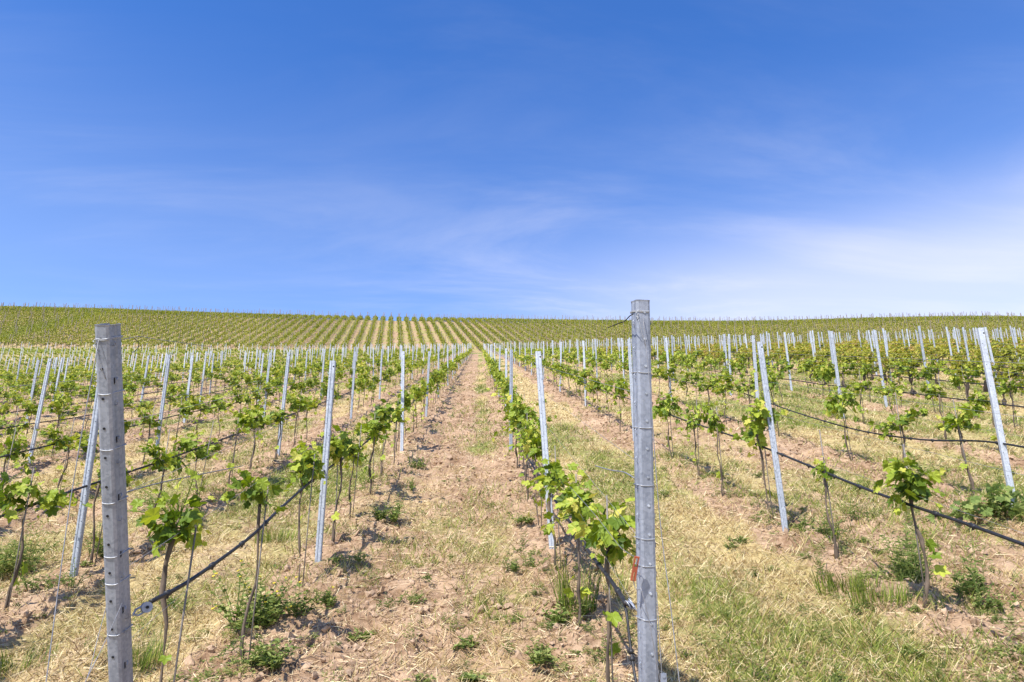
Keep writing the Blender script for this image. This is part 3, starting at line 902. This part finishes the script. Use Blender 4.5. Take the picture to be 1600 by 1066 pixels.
# anchor wires of the two end posts
def pxD(u, v, D):
    d = ray(u, v); return EYE + d*(D/(d@fw))
def ground_at(u, v, X):
    p = on_row(u, v, X); return p
tl = np.array(topL); 
wire('anchor_wire', [pxD(154,532,proj(topL)[2]-.035), pxD(112,770,2.25), pxD(72,1066,1.98), pxD(55,1190,1.9)], 'anchor wire running down from the top of the left end post', .0016, 6, M_wire, 'wire')
wire('anchor_wire', [pxD(191,942,2.53), pxD(170,990,2.40), pxD(133,1066,2.25), pxD(90,1150,2.1)], 'lower anchor wire of the left end post, outer of the pair', .0014, 6, M_wire, 'wire')
wire('anchor_wire', [pxD(166,948,2.54), pxD(152,1000,2.42), pxD(136,1060,2.3), pxD(100,1140,2.12)], 'lower anchor wire of the left end post, inner of the pair', .0012, 6, M_wire, 'wire')
wire('anchor_wire', [pxD(1005,497,proj(topR)[2]-.045), pxD(1016,610,2.62), pxD(1030,800,2.52), pxD(1047,940,2.40), pxD(1062,1070,2.3), pxD(1075,1180,2.2)], 'anchor wire running down from the top of the right end post', .0017, 6, M_wire, 'wire')
wire('anchor_wire', [pxD(1001,918,2.47), pxD(1012,960,2.44), pxD(1030,1055,2.40), pxD(1034,1066,2.39)], 'slanting anchor wire crossing the foot of the right end post', .0016, 6, M_wire, 'wire')
wire('anchor_wire', [pxD(1026,925,2.50), pxD(1030,990,2.45), pxD(1035,1066,2.40), pxD(1042,1150,2.36)], 'short upright anchor wire behind the foot of the right end post', .0014, 6, M_wire, 'wire')
b = MB(); c = pxD(1037,1062,2.385); b.box(c, (.020,.006,.04)); b.disc(c+[0,-.003,.012], (0,-1,0), .006, .004, 8)
g_ = link('anchor_clamp', b.mesh('anchor_clamp', M_zinc_dark)); thing(g_, 'small grey clamp on anchor wire at right end post foot', 'clamp')

# orange tensioner on the right end post
p0 = pxD(995,872,2.545); p1 = pxD(989,907,2.545)
ax = unit(p1-p0); b = MB()
sx = unit(np.cross(ax, fw)); R_ = np.stack([sx, fw - ax*(fw@ax), ax], -1)
mid = (p0+p1)/2
Lc = np.linalg.norm(p1-p0)
b.box(mid+ax*Lc*.30-sx*.0055, (.007,.012,Lc*.42), R=R_); b.box(mid+ax*Lc*.30+sx*.0055, (.007,.012,Lc*.42), R=R_); b.box(mid, (.018,.012,Lc*.22), R=R_)
b.box(mid-ax*Lc*.30-sx*.0068, (.004,.010,Lc*.45), R=R_); b.box(mid-ax*Lc*.30+sx*.0068, (.004,.010,Lc*.45), R=R_); b.box(mid-ax*Lc*.53, (.018,.010,.006), R=R_)
t_ = link('wire_tensioner', b.mesh('wire_tensioner', M_orange)); thing(t_, 'orange plastic wire tensioner beside the right end post', 'wire tensioner')
bb = MB(); bb.disc(mid-ax*Lc*.3-fw*.004, -fw, .0035, .006, 8); link('tensioner_pin', bb.mesh('tensioner_pin', M_wire), t_)
wire('tension_wire', [p0, pxD(978,862,2.62), pxD(965,850,2.75), pxD(930,805,3.3), pxD(890,760,4.2)], 'thin wire running from the orange tensioner into the vine leaves', .0012, 5, M_wire, 'wire')
wire('tension_wire', [p1, pxD(994,921,2.53), pxD(1001,920,2.50)], 'short wire from the orange tensioner down to the end post', .0014, 5, M_wire, 'wire')

# grey ratchet plates at the ends of the hoses
def ratchet(c, ax, label):
    ax = unit(ax); b = MB()
    n_ = unit(-fw - ax*(-fw@ax)); s_ = np.cross(ax, n_)
    b.disc(c-n_*.008, n_, .020, .003, 14); b.disc(c+n_*.006, n_, .020, .003, 14); b.disc(c-n_*.006, n_, .009, .013, 10)
    b.tube([c-s_*.012, c-s_*.012+ax*.035, c+ax*.05], .004, 6); b.tube([c+s_*.012, c+s_*.012+ax*.035, c+ax*.05], .004, 6)
    o = link('wire_ratchet', b.mesh('wire_ratchet', M_zinc_dark)); thing(o, label, 'wire ratchet', None)
    bb = MB(); bb.disc(c+n_*.009, n_, .006, .004, 8); link('ratchet_pin', bb.mesh('ratchet_pin', M_hole), o)
cR = pxD(984,944,2.70); ratchet(cR, pxD(1000,955,2.60)-cR, 'grey metal wire ratchet at the hose end by right end post')
wire('tension_wire', [cR, pxD(996,955,2.62), pxD(1003,964,2.56)], 'short wire tying the grey ratchet to the right end post', .0015, 5, M_wire, 'wire')
cL = pxD(229,949,2.60); ratchet(cL, pxD(200,965,2.55)-cL, 'grey metal wire ratchet between left end post and hose')
wire('tension_wire', [cL, pxD(215,958,2.57), pxD(196,967,2.55)], 'short wire tying the grey ratchet to the left end post', .0015, 5, M_wire, 'wire')
wire('tension_wire', [pxD(186,531,2.50), pxD(205,528,2.6), pxD(218,526,2.66), pxD(250,531,2.9), pxD(330,542,3.6)], 'curled top wire leaving the left end post', .0013, 5, M_wire, 'wire')
wire('tension_wire', [pxD(209,528,2.61), pxD(217,537,2.62), pxD(212,548,2.60), pxD(205,551,2.6)], 'loose dark wire curl hanging near left end post top', .0013, 5, M_hole, 'wire')
wire('tension_wire', [pxD(989,491,2.68), pxD(984,494,2.7), pxD(976,502,2.76), pxD(968,505,2.8), pxD(950,512,3.1)], 'dark bent top wire leaving the right end post', .0022, 5, M_hole, 'wire')
wire('tension_wire', [pxD(196,770,2.55), pxD(240,757,2.8), pxD(300,744,3.3), pxD(380,728,4.2)], 'twisted double wire from the left end post through vines', .0028, 5, M_wire, 'wire')
wire('tension_wire', [pxD(991,747,2.63), pxD(975,738,2.75), pxD(955,735,3.0), pxD(930,728,3.5)], 'twisted wire splice leaving the right end post at mid height', .0028, 5, M_wire, 'wire')

# ------------------------------------------------------------------ grass, straw, clods
BL_V = np.array([(-.5,0,0),(.5,0,0),(-.38,.12,.55),(.38,.12,.55),(0,.42,1.0)])
BL_T = np.array([(0,1,3),(0,3,2),(2,3,4)])
def screen_points(n, dmin, dmax, p=1.0, r=None):
    """points in the camera's wedge, density falling with distance"""
    u = r.random(n); D = np.exp(np.log(dmin) + u*(np.log(dmax)-np.log(dmin)))
    lat = r.uniform(-1.0, 1.0, n)*(D*.92+.9)
    x = lat*math.cos(YAW) + D*math.sin(YAW); y = D*.97*math.cos(YAW) - lat*math.sin(YAW)
    return x, y, D
def blades(name, mat, n, dmin, dmax, accept, hmin, hmax, w, lean, label, cat, flat=False, seed=1, tuft=0):
    r = np.random.default_rng(seed)
    x, y, D = screen_points(n, dmin, dmax, 1, r)
    if tuft:
        m = n//tuft; x = np.repeat(x[:m], tuft); y = np.repeat(y[:m], tuft); D = np.repeat(D[:m], tuft)
        sg = .012*D**.35
        x = x + r.normal(size=len(x))*sg*1.6; y = y + r.normal(size=len(y))*sg*1.6
    pr_ = accept(x, y)
    ok = (r.random(len(x)) < pr_) & (y < NEAR_END)
    x, y, D, pr_ = x[ok], y[ok], D[ok], pr_[ok]; n = len(x)
    P = np.c_[x, y, zfull(x, y)-.004]
    az = r.uniform(0, 2*np.pi, n)
    h = r.uniform(hmin, hmax, n)*(.7+.5*fbm(x*1.7, y*1.7, 61, 2))
    if flat:
        d = np.c_[np.cos(az), np.sin(az), SLOPE*np.sin(az)*.9 + r.normal(size=n)*.12]
        d = unit(d); up_ = unit(np.c_[r.normal(size=n)*.5, r.normal(size=n)*.5-.27, np.ones(n)])
        x_ = unit(np.cross(d, up_)); y_ = np.cross(d, x_)
        R = np.stack([x_, y_, d], -1)
        P[:,2] += r.uniform(.004,.022,n)
    else:
        z = unit(np.c_[np.cos(az)*lean*r.random(n)*1.5, np.sin(az)*lean*r.random(n)*1.5, np.ones(n)])
        x_ = unit(np.cross(np.c_[-np.sin(az+r.normal(size=n)*.7), np.cos(az), np.zeros(n)], z)); y_ = np.cross(z, x_)
        R = np.stack([x_, y_, z], -1)
    ww = np.maximum(w, w*D/5.5)*r.uniform(.6,1.3,n)
    V, T, A = scatter(BL_V, BL_T, P, R, np.c_[ww, h*r.uniform(.3,1.4,n)*(.25 if flat else 1), h], np.clip(r.normal(.5,.32,n), 0, 1))
    o = link(name, mesh_from(name, V, T, mat, {'v': A})); stuff(o, label, cat)
def acc_dry(x, y):
    s = soil_mask(x, y); n_ = fbm(x*2.3, y*2.3, 131, 2)
    return np.clip((1-s)*1.15*sstep(.25,.60,n_+.12) + .05*sstep(.5,.7,n_), 0, 1)
def acc_green(x, y):
    g = green_mask(x, y); s = soil_mask(x, y); n_ = fbm(x*2.9+5, y*2.9, 151, 2)
    return np.clip((1-.7*s)*(.07+.95*sstep(.56,.84,g*.6+n_*.65-.05)), 0, 1)*(.25+.75*sstep(.2,.6,g))
def acc_straw(x, y):
    s = soil_mask(x, y); n_ = fbm(x*2.1, y*2.1, 171, 2)
    return np.clip((.34+1.0*(n_-.35))*(1.05-.25*s), 0, 1)
blades('dry_grass', M_dry, 420000, 2.5, 60, acc_dry, .03, .115, .0046, 1.2, 'dry yellow grass between the vine rows', 'grass', seed=21, tuft=5)
blades('green_grass', M_grass, 420000, 2.5, 75, acc_green, .04, .14, .0042, .8, 'green grass tufts between the vine rows', 'grass', seed=22, tuft=7)
blades('straw_litter', M_straw, 360000, 2.5, 45, acc_straw, .04, .16, .0048, 0, 'cut straw and dead stalks lying on the soil', 'straw', True, seed=23)

def clods():
    r = np.random.default_rng(31)
    x, y, D = screen_points(110000, 2.5, 38, 1, r)
    s = soil_mask(x, y); ok = r.random(len(x)) < sstep(.45,.9,s)*.8
    x, y, D = x[ok], y[ok], D[ok]; n_ = len(x)
    ico = []
    ph = (1+5**.5)/2
    V = unit(np.array([(-1,ph,0),(1,ph,0),(-1,-ph,0),(1,-ph,0),(0,-1,ph),(0,1,ph),(0,-1,-ph),(0,1,-ph),(ph,0,-1),(ph,0,1),(-ph,0,-1),(-ph,0,1)], float))
    T = np.array([(0,11,5),(0,5,1),(0,1,7),(0,7,10),(0,10,11),(1,5,9),(5,11,4),(11,10,2),(10,7,6),(7,1,8),(3,9,4),(3,4,2),(3,2,6),(3,6,8),(3,8,9),(4,9,5),(2,4,11),(6,2,10),(8,6,7),(9,8,1)])
    V = V*(1+r.normal(size=(12,1))*.3)
    sz = .004+.024*r.random(n_)**6 + .0006*D
    an = unit(r.normal(size=(n_,3))); R = frames(an, unit(r.normal(size=(n_,3))))
    P = np.c_[x, y, zfull(x, y)+sz*.25]
    vv, tt, aa = scatter(V, T, P, R, np.c_[sz, sz*r.uniform(.6,1.3,n_), sz*r.uniform(.5,1,n_)], r.random(n_))
    stuff(link('soil_clods', mesh_from('soil_clods', vv, tt, M_clod, {'v': aa})), 'crumbled soil clods on the tilled strips', 'soil')
clods()

# ------------------------------------------------------------------ weeds
LW_V = np.array([(0,0,0),(.5,.4,.08),(.28,.75,.03),(0,1,-.1),(-.28,.75,.03),(-.5,.4,.08)])
LW_T = np.array([(0,1,2),(0,2,3),(0,3,4),(0,4,5)])
def weed_arrays(r, h=.25, rad_=.12, stems=12, leaf=.05, slim=.35, flowers=0, spread=.8):
    LP, LD, LS, LV = [], [], [], []
    st = MB(); fl = []
    ctr = r.normal(size=(5,2))*rad_*.45; hs_ = r.uniform(.45,1.15,5)
    for s in range(stems):
        az = r.uniform(0, 2*np.pi); ci = int(r.integers(0,5)); cc = np.array([*ctr[ci], 0]); b0 = cc + np.array([math.cos(az), math.sin(az), 0])*rad_*.2*r.random()
        top = cc + np.array([math.cos(az), math.sin(az), 0])*rad_*r.uniform(.15,.95)*spread + [0,0,h*hs_[ci]*r.uniform(.2,1.1)]
        m = 9; u = np.linspace(0,1,m)[:,None]
        pts = b0 + (top-b0)*u + np.array([0,0,.12*h])*np.sin(u*np.pi)
        st.tube(pts, np.linspace(.0026,.0010,m), 4, .35)
        for i in range(1, m):
            for c in range(1 if r.random() < .5 else 2):
                a2 = r.uniform(0, 2*np.pi)
                LP.append(pts[i]); LD.append((math.cos(a2), math.sin(a2), r.uniform(-.1,.9))); LS.append(leaf*r.uniform(.5,1.1)*(1.1-.5*i/m)); LV.append(np.clip(.3+.35*i/m+r.normal()*.22,0,1))
        if flowers and r.random() < flowers:
            fl.append((pts[-1], (r.normal()*.4,-.3,1)))
    LP, LD, LS, LV = np.array(LP), unit(np.array(LD)), np.array(LS), np.array(LV)
    R = frames(LD, unit(np.c_[r.normal(size=(len(LP),2))*.4, np.ones(len(LP))]))
    V, T, A = scatter(LW_V, LW_T, LP, R, np.c_[LS*slim*2, LS, LS], LV)
    f = MB(); f.add(V, T, None, A)
    return f, st, fl
def weed_thing(u, v, label, seed, cat='weed', mat=None, size=1., **kw):
    r = np.random.default_rng(seed)
    p = on_ground(u, v)
    f, st, fl = weed_arrays(r, **kw)
    o = link('weed_plant', None, loc=tuple(p)); o.scale = (size,)*3
    thing(o, label, cat, 'weeds among the vine rows')
    link('leaves', f.mesh('leaves', mat or M_weed), o); link('stems', st.mesh('stems', mat or M_weed, True), o)
    for c, nn_ in fl:
        b = MB(); b.disc(c, nn_, .011, .004, 8); link('flower', b.mesh('flower', M_flower), o)
WD = [
 (430,985,'large bushy weed with tiny yellow flowers below the left hose',dict(h=.34,rad_=.30,stems=62,leaf=.07,flowers=.4)),
 (385,1000,'dark leafy weed left of the yellow-flowered bush',dict(h=.24,rad_=.22,stems=40,leaf=.07,slim=.45)),
 (505,955,'small dark weed right of the yellow-flowered bush',dict(h=.13,rad_=.09,stems=22,leaf=.07,slim=.16,spread=.5)),
 (430,1055,'low dark weed at the bottom edge beneath the flowering bush',dict(h=.2,rad_=.22,stems=36,leaf=.065)),
 (545,885,'dark low weed at the foot of the first left line post',dict(h=.10,rad_=.14,stems=22,leaf=.05)),
 (603,815,'round bright green weed clump left of the dirt track',dict(h=.26,rad_=.18,stems=46,leaf=.06)),
 (640,770,'small upright weed above the round green clump',dict(h=.2,rad_=.1,stems=14,leaf=.05)),
 (655,730,'bushy weed at the left edge of the dirt track further up',dict(h=.26,rad_=.2,stems=26,leaf=.06)),
 (735,1012,'small yellow-green weed rosette in the dirt track',dict(h=.08,rad_=.09,stems=18,leaf=.045,slim=.6)),
 (640,940,'feathery weed in the dirt track centre',dict(h=.14,rad_=.12,stems=16,leaf=.05,slim=.2)),
 (570,985,'flat weed rosette beside the dirt track ruts',dict(h=.06,rad_=.12,stems=14,leaf=.06)),
 (820,905,'grey-green weed right of the dirt track',dict(h=.18,rad_=.15,stems=20,leaf=.06,slim=.2)),
 (818,830,'bright weed near the first right line post',dict(h=.12,rad_=.18,stems=18,leaf=.06)),
 (845,1050,'leafy weed cluster left of the hose tail',dict(h=.16,rad_=.18,stems=24,leaf=.055)),
 (888,985,'broad-leaved weed under the right hose end',dict(h=.13,rad_=.13,stems=14,leaf=.10,slim=.3)),
 (730,1058,'single flat weed at the bottom of the dirt track',dict(h=.04,rad_=.10,stems=7,leaf=.09,slim=.5)),
 (1120,755,'low weed in the alley right of the end post',dict(h=.14,rad_=.16,stems=20,leaf=.05)),
 (1300,850,'tall grey-green weed below the low young vine',dict(h=.38,rad_=.16,stems=20,leaf=.06,slim=.2)),
 (1262,838,'short weed beside the second right line post foot',dict(h=.16,rad_=.11,stems=16,leaf=.06)),
 (1345,820,'spindly weed right of the tall grey-green weed',dict(h=.32,rad_=.12,stems=11,leaf=.06,slim=.18)),
 (1410,905,'large spiky grey-green weed beside the leaning vine',dict(h=.46,rad_=.26,stems=44,leaf=.10,slim=.14)),
 (1515,930,'spiky weed right of the leaning vine',dict(h=.40,rad_=.16,stems=24,leaf=.09,slim=.15)),
 (1575,955,'reddish low weed near the right edge',dict(h=.16,rad_=.16,stems=18,leaf=.05)),
 (1440,745,'dark weed under the large vine at right',dict(h=.30,rad_=.26,stems=26,leaf=.07)),
 (1340,760,'weed mound behind the second right hose',dict(h=.18,rad_=.22,stems=22,leaf=.055)),
 (30,900,'tall dense grey-green weed at left edge',dict(h=.5,rad_=.34,stems=60,leaf=.10,slim=.14)),
 (75,935,'lower grey weed beside the dense left edge weed',dict(h=.22,rad_=.26,stems=28,leaf=.055,slim=.2)),
 (150,880,'upright weed behind the left end post',dict(h=.30,rad_=.18,stems=24,leaf=.07,slim=.2)),
 (245,795,'weed right of the left end post under the wires',dict(h=.22,rad_=.20,stems=22,leaf=.07,slim=.25)),
 (65,712,'weed mound in the second left alley',dict(h=.26,rad_=.24,stems=24,leaf=.06)),
 (575,665,'tall weed mound under the second left row',dict(h=.34,rad_=.4,stems=34,leaf=.07)),
 (545,690,'lower weed beside the tall mound of the left row',dict(h=.26,rad_=.35,stems=28,leaf=.07)),
 (1090,640,'weed strip plant under the second right row',dict(h=.24,rad_=.3,stems=24,leaf=.06)),
 (905,620,'weed mound beside the second right line of posts',dict(h=.28,rad_=.36,stems=26,leaf=.07)),
]
for q_, (u, v, lab, kw) in enumerate(WD):
    kw = dict(kw, leaf=kw['leaf']*.72, slim=kw.get('slim',.35)*.85, stems=int(kw['stems']*1.25), h=kw['h']*.92)
    weed_thing(u, v, lab, 600+q_, **kw)
# broad-leaved low bush by the third right post
r = np.random.default_rng(77)
p = on_ground(1570, 815)
n_ = 190
C = np.c_[r.normal(size=n_)*.26, r.normal(size=n_)*.18, .05+.20*r.random(n_)]
C[:,2] *= np.clip(1.2-(C[:,0]/.5)**2-(C[:,1]/.4)**2, .25, 1.2)
R = rand_leaves(r, n_, C, None)
V, T, A = scatter(LD_V, LD_T, C, R, r.uniform(.06,.11,n_), np.clip(r.normal(.4,.18,n_),0,1))
f = MB(); f.add(V, T, None, A); st = MB()
for q_ in range(0, n_, 4): st.tube([(C[q_,0]*.3, C[q_,1]*.3, 0), C[q_]*[.7,.7,.6], C[q_]], [.003,.0025,.0015], 4, .3)
o = link('weed_plant', None, loc=tuple(p)); thing(o, 'wide broad-leaved green bush at the third right line post foot', 'weed', 'weeds among the vine rows')
link('leaves', f.mesh('leaves', M_weed), o); link('stems', st.mesh('stems', M_weed, True), o)
# tall grass tuft near right vine
def tuft(u, v, n_, h, sp, label, seed):
    r = np.random.default_rng(seed); p = on_ground(u, v)
    az = r.uniform(0,2*np.pi,n_); rr2 = r.random(n_)**.7*sp
    P = np.c_[np.cos(az)*rr2, np.sin(az)*rr2, np.full(n_,-.01)]
    z = unit(np.c_[np.cos(az)*.35*r.random(n_), np.sin(az)*.35*r.random(n_), np.ones(n_)])
    x_ = unit(np.cross(np.c_[-np.sin(az), np.cos(az), np.zeros(n_)], z)); y_ = np.cross(z, x_)
    hh = h*r.uniform(.45,1.1,n_)
    V, T, A = scatter(BL_V, BL_T, P, np.stack([x_, y_, z], -1), np.c_[r.uniform(.003,.0065,n_), hh*.6, hh], np.clip(r.normal(.38,.2,n_),0,1))
    o = link('grass_tuft', mesh_from('grass_tuft', V, T, M_grass, {'v': A}), loc=tuple(p)); thing(o, label, 'grass tuft', 'tall grass tufts')
tuft(902,965,130,.48,.13,'tall green grass tuft under the right hose',1)
tuft(960,925,50,.3,.10,'thin grass tuft behind the right end post',2)
tuft(1325,925,260,.2,.20,'bright green grass tuft in the right alley',3)
tuft(1375,955,200,.2,.18,'yellow-green grass tuft near the right alley middle',4)
tuft(430,850,170,.2,.18,'bright green grass tuft beside the left hose',5)
tuft(215,1040,180,.24,.14,'green grass tuft right of the left end post',6)
tuft(30,1030,160,.2,.2,'yellowish grass tuft in the lower left corner',7)

# weeds further up, along the rows: uncountable
def weed_cover():
    r = np.random.default_rng(88)
    tp = []
    for q_ in range(5):
        f, st, fl = weed_arrays(np.random.default_rng(700+q_), [.2,.28,.12,.16,.34][q_], [.2,.12,.26,.22,.16][q_], [10,6,12,12,7][q_], [.06,.06,.06,.05,.07][q_], [.10,.16,.14,.3,.09][q_])
        v, t, _, a = f.arrays(); tp.append((v, t, a))
    x, y, D = screen_points(30000, 2.8, 100, 1, r)
    d = np.abs(delta_row(x)); n1 = fbm(x*.8, y*.45, 211, 3)
    pr_ = (sstep(.46,.72,n1)*(.25+.75*np.exp(-(d/.4)**2)) + .05)*np.where(D < 9, .40, .5)
    j0 = np.floor(rowq(x)) == 0
    ok = (r.random(len(x)) < pr_*np.where(j0, .6, 1)) & (y < NEAR_END+6)
    x, y = x[ok], y[ok]; n_ = len(x)
    P = np.c_[x, y, zfull(x, y)]; ch = r.integers(0,5,n_)
    Vs, Ts, As, base = [], [], [], 0
    for q_ in range(5):
        ii = np.where(ch == q_)[0]; v, t, a = tp[q_]
        an = r.uniform(0,2*np.pi,len(ii)); R = np.zeros((len(ii),3,3)); R[:,0,0] = np.cos(an); R[:,0,1] = -np.sin(an); R[:,1,0] = np.sin(an); R[:,1,1] = np.cos(an); R[:,2,2] = 1
        vv, tt, _ = scatter(v, t, P[ii], R, r.uniform(.15,.62,len(ii)), np.zeros(len(ii)), base); base += len(vv)
        Vs.append(vv); Ts.append(tt); As.append(np.clip(np.tile(a,len(ii))+np.repeat(r.normal(size=len(ii))*.15,len(a)),0,1))
    stuff(link('low_weeds', mesh_from('low_weeds', np.concatenate(Vs), np.concatenate(Ts), M_weed, {'v': np.concatenate(As)})), 'low green weeds scattered along the vine rows', 'weeds')
weed_cover()

# ------------------------------------------------------------------ sky, sun, camera
SUN_EL, SUN_AZ = rad(52), math.atan2(-.6, -.8)      # azimuth of the sun measured from +y towards +x
w = bpy.data.worlds.new('World'); scene.world = w; w.use_nodes = True
nt = w.node_tree; nt.nodes.clear(); l = nt.links
sky = N(nt, 'ShaderNodeTexSky', sky_type='NISHITA'); sky.sun_disc = False
sky.sun_elevation = SUN_EL; sky.sun_rotation = SUN_AZ; sky.altitude = 600; sky.air_density = 1.0; sky.dust_density = .5; sky.ozone_density = 2.5
tc = N(nt, 'ShaderNodeTexCoord')
sep = N(nt, 'ShaderNodeSeparateXYZ'); l.new(tc.outputs['Generated'], sep.inputs[0])
zz = N(nt, 'ShaderNodeMath', operation='ADD'); zz.inputs[1].default_value = .12; l.new(sep.outputs['Z'], zz.inputs[0])
dx = N(nt, 'ShaderNodeMath', operation='DIVIDE'); l.new(sep.outputs['X'], dx.inputs[0]); l.new(zz.outputs[0], dx.inputs[1])
dy = N(nt, 'ShaderNodeMath', operation='DIVIDE'); l.new(sep.outputs['Y'], dy.inputs[0]); l.new(zz.outputs[0], dy.inputs[1])
cmb = N(nt, 'ShaderNodeCombineXYZ'); l.new(dx.outputs[0], cmb.inputs[0]); l.new(dy.outputs[0], cmb.inputs[1])
mp = N(nt, 'ShaderNodeMapping'); mp.inputs['Rotation'].default_value = (0,0,rad(24)); mp.inputs['Scale'].default_value = (.55,1.5,1); l.new(cmb.outputs[0], mp.inputs[0])
c1 = N(nt, 'ShaderNodeTexNoise', Scale=1.6, Detail=11.0, Roughness=.62, Distortion=.55); l.new(mp.outputs[0], c1.inputs['Vector'])
c2 = N(nt, 'ShaderNodeTexNoise', Scale=.8, Detail=3.0, Roughness=.5, Distortion=.3); l.new(cmb.outputs[0], c2.inputs['Vector'])
def mrange(src, a, b, c=0., d=1.):
    m = N(nt, 'ShaderNodeMapRange', interpolation_type='SMOOTHSTEP'); l.new(src, m.inputs[0])
    for q_, v in enumerate((a, b, c, d)): m.inputs[q_+1].default_value = v
    return m.outputs[0]
def mth(op, x, y, z=None):
    m = N(nt, 'ShaderNodeMath', operation=op)
    for q_, v in enumerate((x, y, z)):
        if v is None: continue
        if isinstance(v, (int, float)): m.inputs[q_].default_value = v
        else: l.new(v, m.inputs[q_])
    return m.outputs[0]
n1 = mrange(c1.outputs['Fac'], .40, .74); n2 = mrange(c2.outputs['Fac'], .32, .68)
# thin veil of cirrus, thicker low down and thickest low on the right
lo = mrange(sep.outputs['Z'], .64, .29)
lo2 = mrange(sep.outputs['Z'], .46, .30)
rg = mrange(sep.outputs['X'], -.10, .42)
veil = mth('MULTIPLY_ADD', lo, .17, .035)
veil = mth('MULTIPLY_ADD', mth('MULTIPLY', lo2, rg), .58, veil)
wisp = mth('MULTIPLY', n1, mth('MULTIPLY_ADD', n2, .8, .2))
fac = mth('MULTIPLY', veil, mth('MULTIPLY_ADD', wisp, .95, .74))
fac = mth('MULTIPLY_ADD', mth('MULTIPLY', wisp, n2), .055, fac)
m4 = N(nt, 'ShaderNodeClamp'); l.new(fac, m4.inputs[0])
hs = N(nt, 'ShaderNodeHueSaturation', Hue=.512, Saturation=1.36, Value=1.52); l.new(sky.outputs[0], hs.inputs['Color'])
mxs = N(nt, 'ShaderNodeMixRGB'); l.new(m4.outputs[0], mxs.inputs[0]); l.new(hs.outputs[0], mxs.inputs[1]); mxs.inputs[2].default_value = (6.7,6.55,7.0,1)
bg = N(nt, 'ShaderNodeBackground', Strength=.111); l.new(mxs.outputs[0], bg.inputs[0])
ow = N(nt, 'ShaderNodeOutputWorld'); l.new(bg.outputs[0], ow.inputs[0])

sl = bpy.data.lights.new('sun', 'SUN'); sl.energy = 5.0; sl.angle = rad(.53); sl.color = (1.0,.955,.88)
so = bpy.data.objects.new('sun', sl); COL.objects.link(so)
sd = Vector((math.sin(SUN_AZ)*math.cos(SUN_EL), math.cos(SUN_AZ)*math.cos(SUN_EL), math.sin(SUN_EL)))
so.rotation_euler = sd.to_track_quat('Z','Y').to_euler(); so.location = (-20,-30,60)

cam = bpy.data.cameras.new('camera'); cam.sensor_fit = 'HORIZONTAL'; cam.sensor_width = 36; cam.lens = 36*F/W0
cam.clip_start = .05; cam.clip_end = 2000
co = bpy.data.objects.new('camera', cam); COL.objects.link(co)
co.matrix_world = Matrix(((rt[0],up[0],-fw[0],EYE[0]),(rt[1],up[1],-fw[1],EYE[1]),(rt[2],up[2],-fw[2],EYE[2]),(0,0,0,1)))
scene.camera = co
vs = scene.view_settings
vs.view_transform = 'Standard'; vs.look = 'None'; vs.gamma = 1; vs.exposure = 0.57
scene.cycles.max_bounces = 6; scene.cycles.transparent_max_bounces = 4
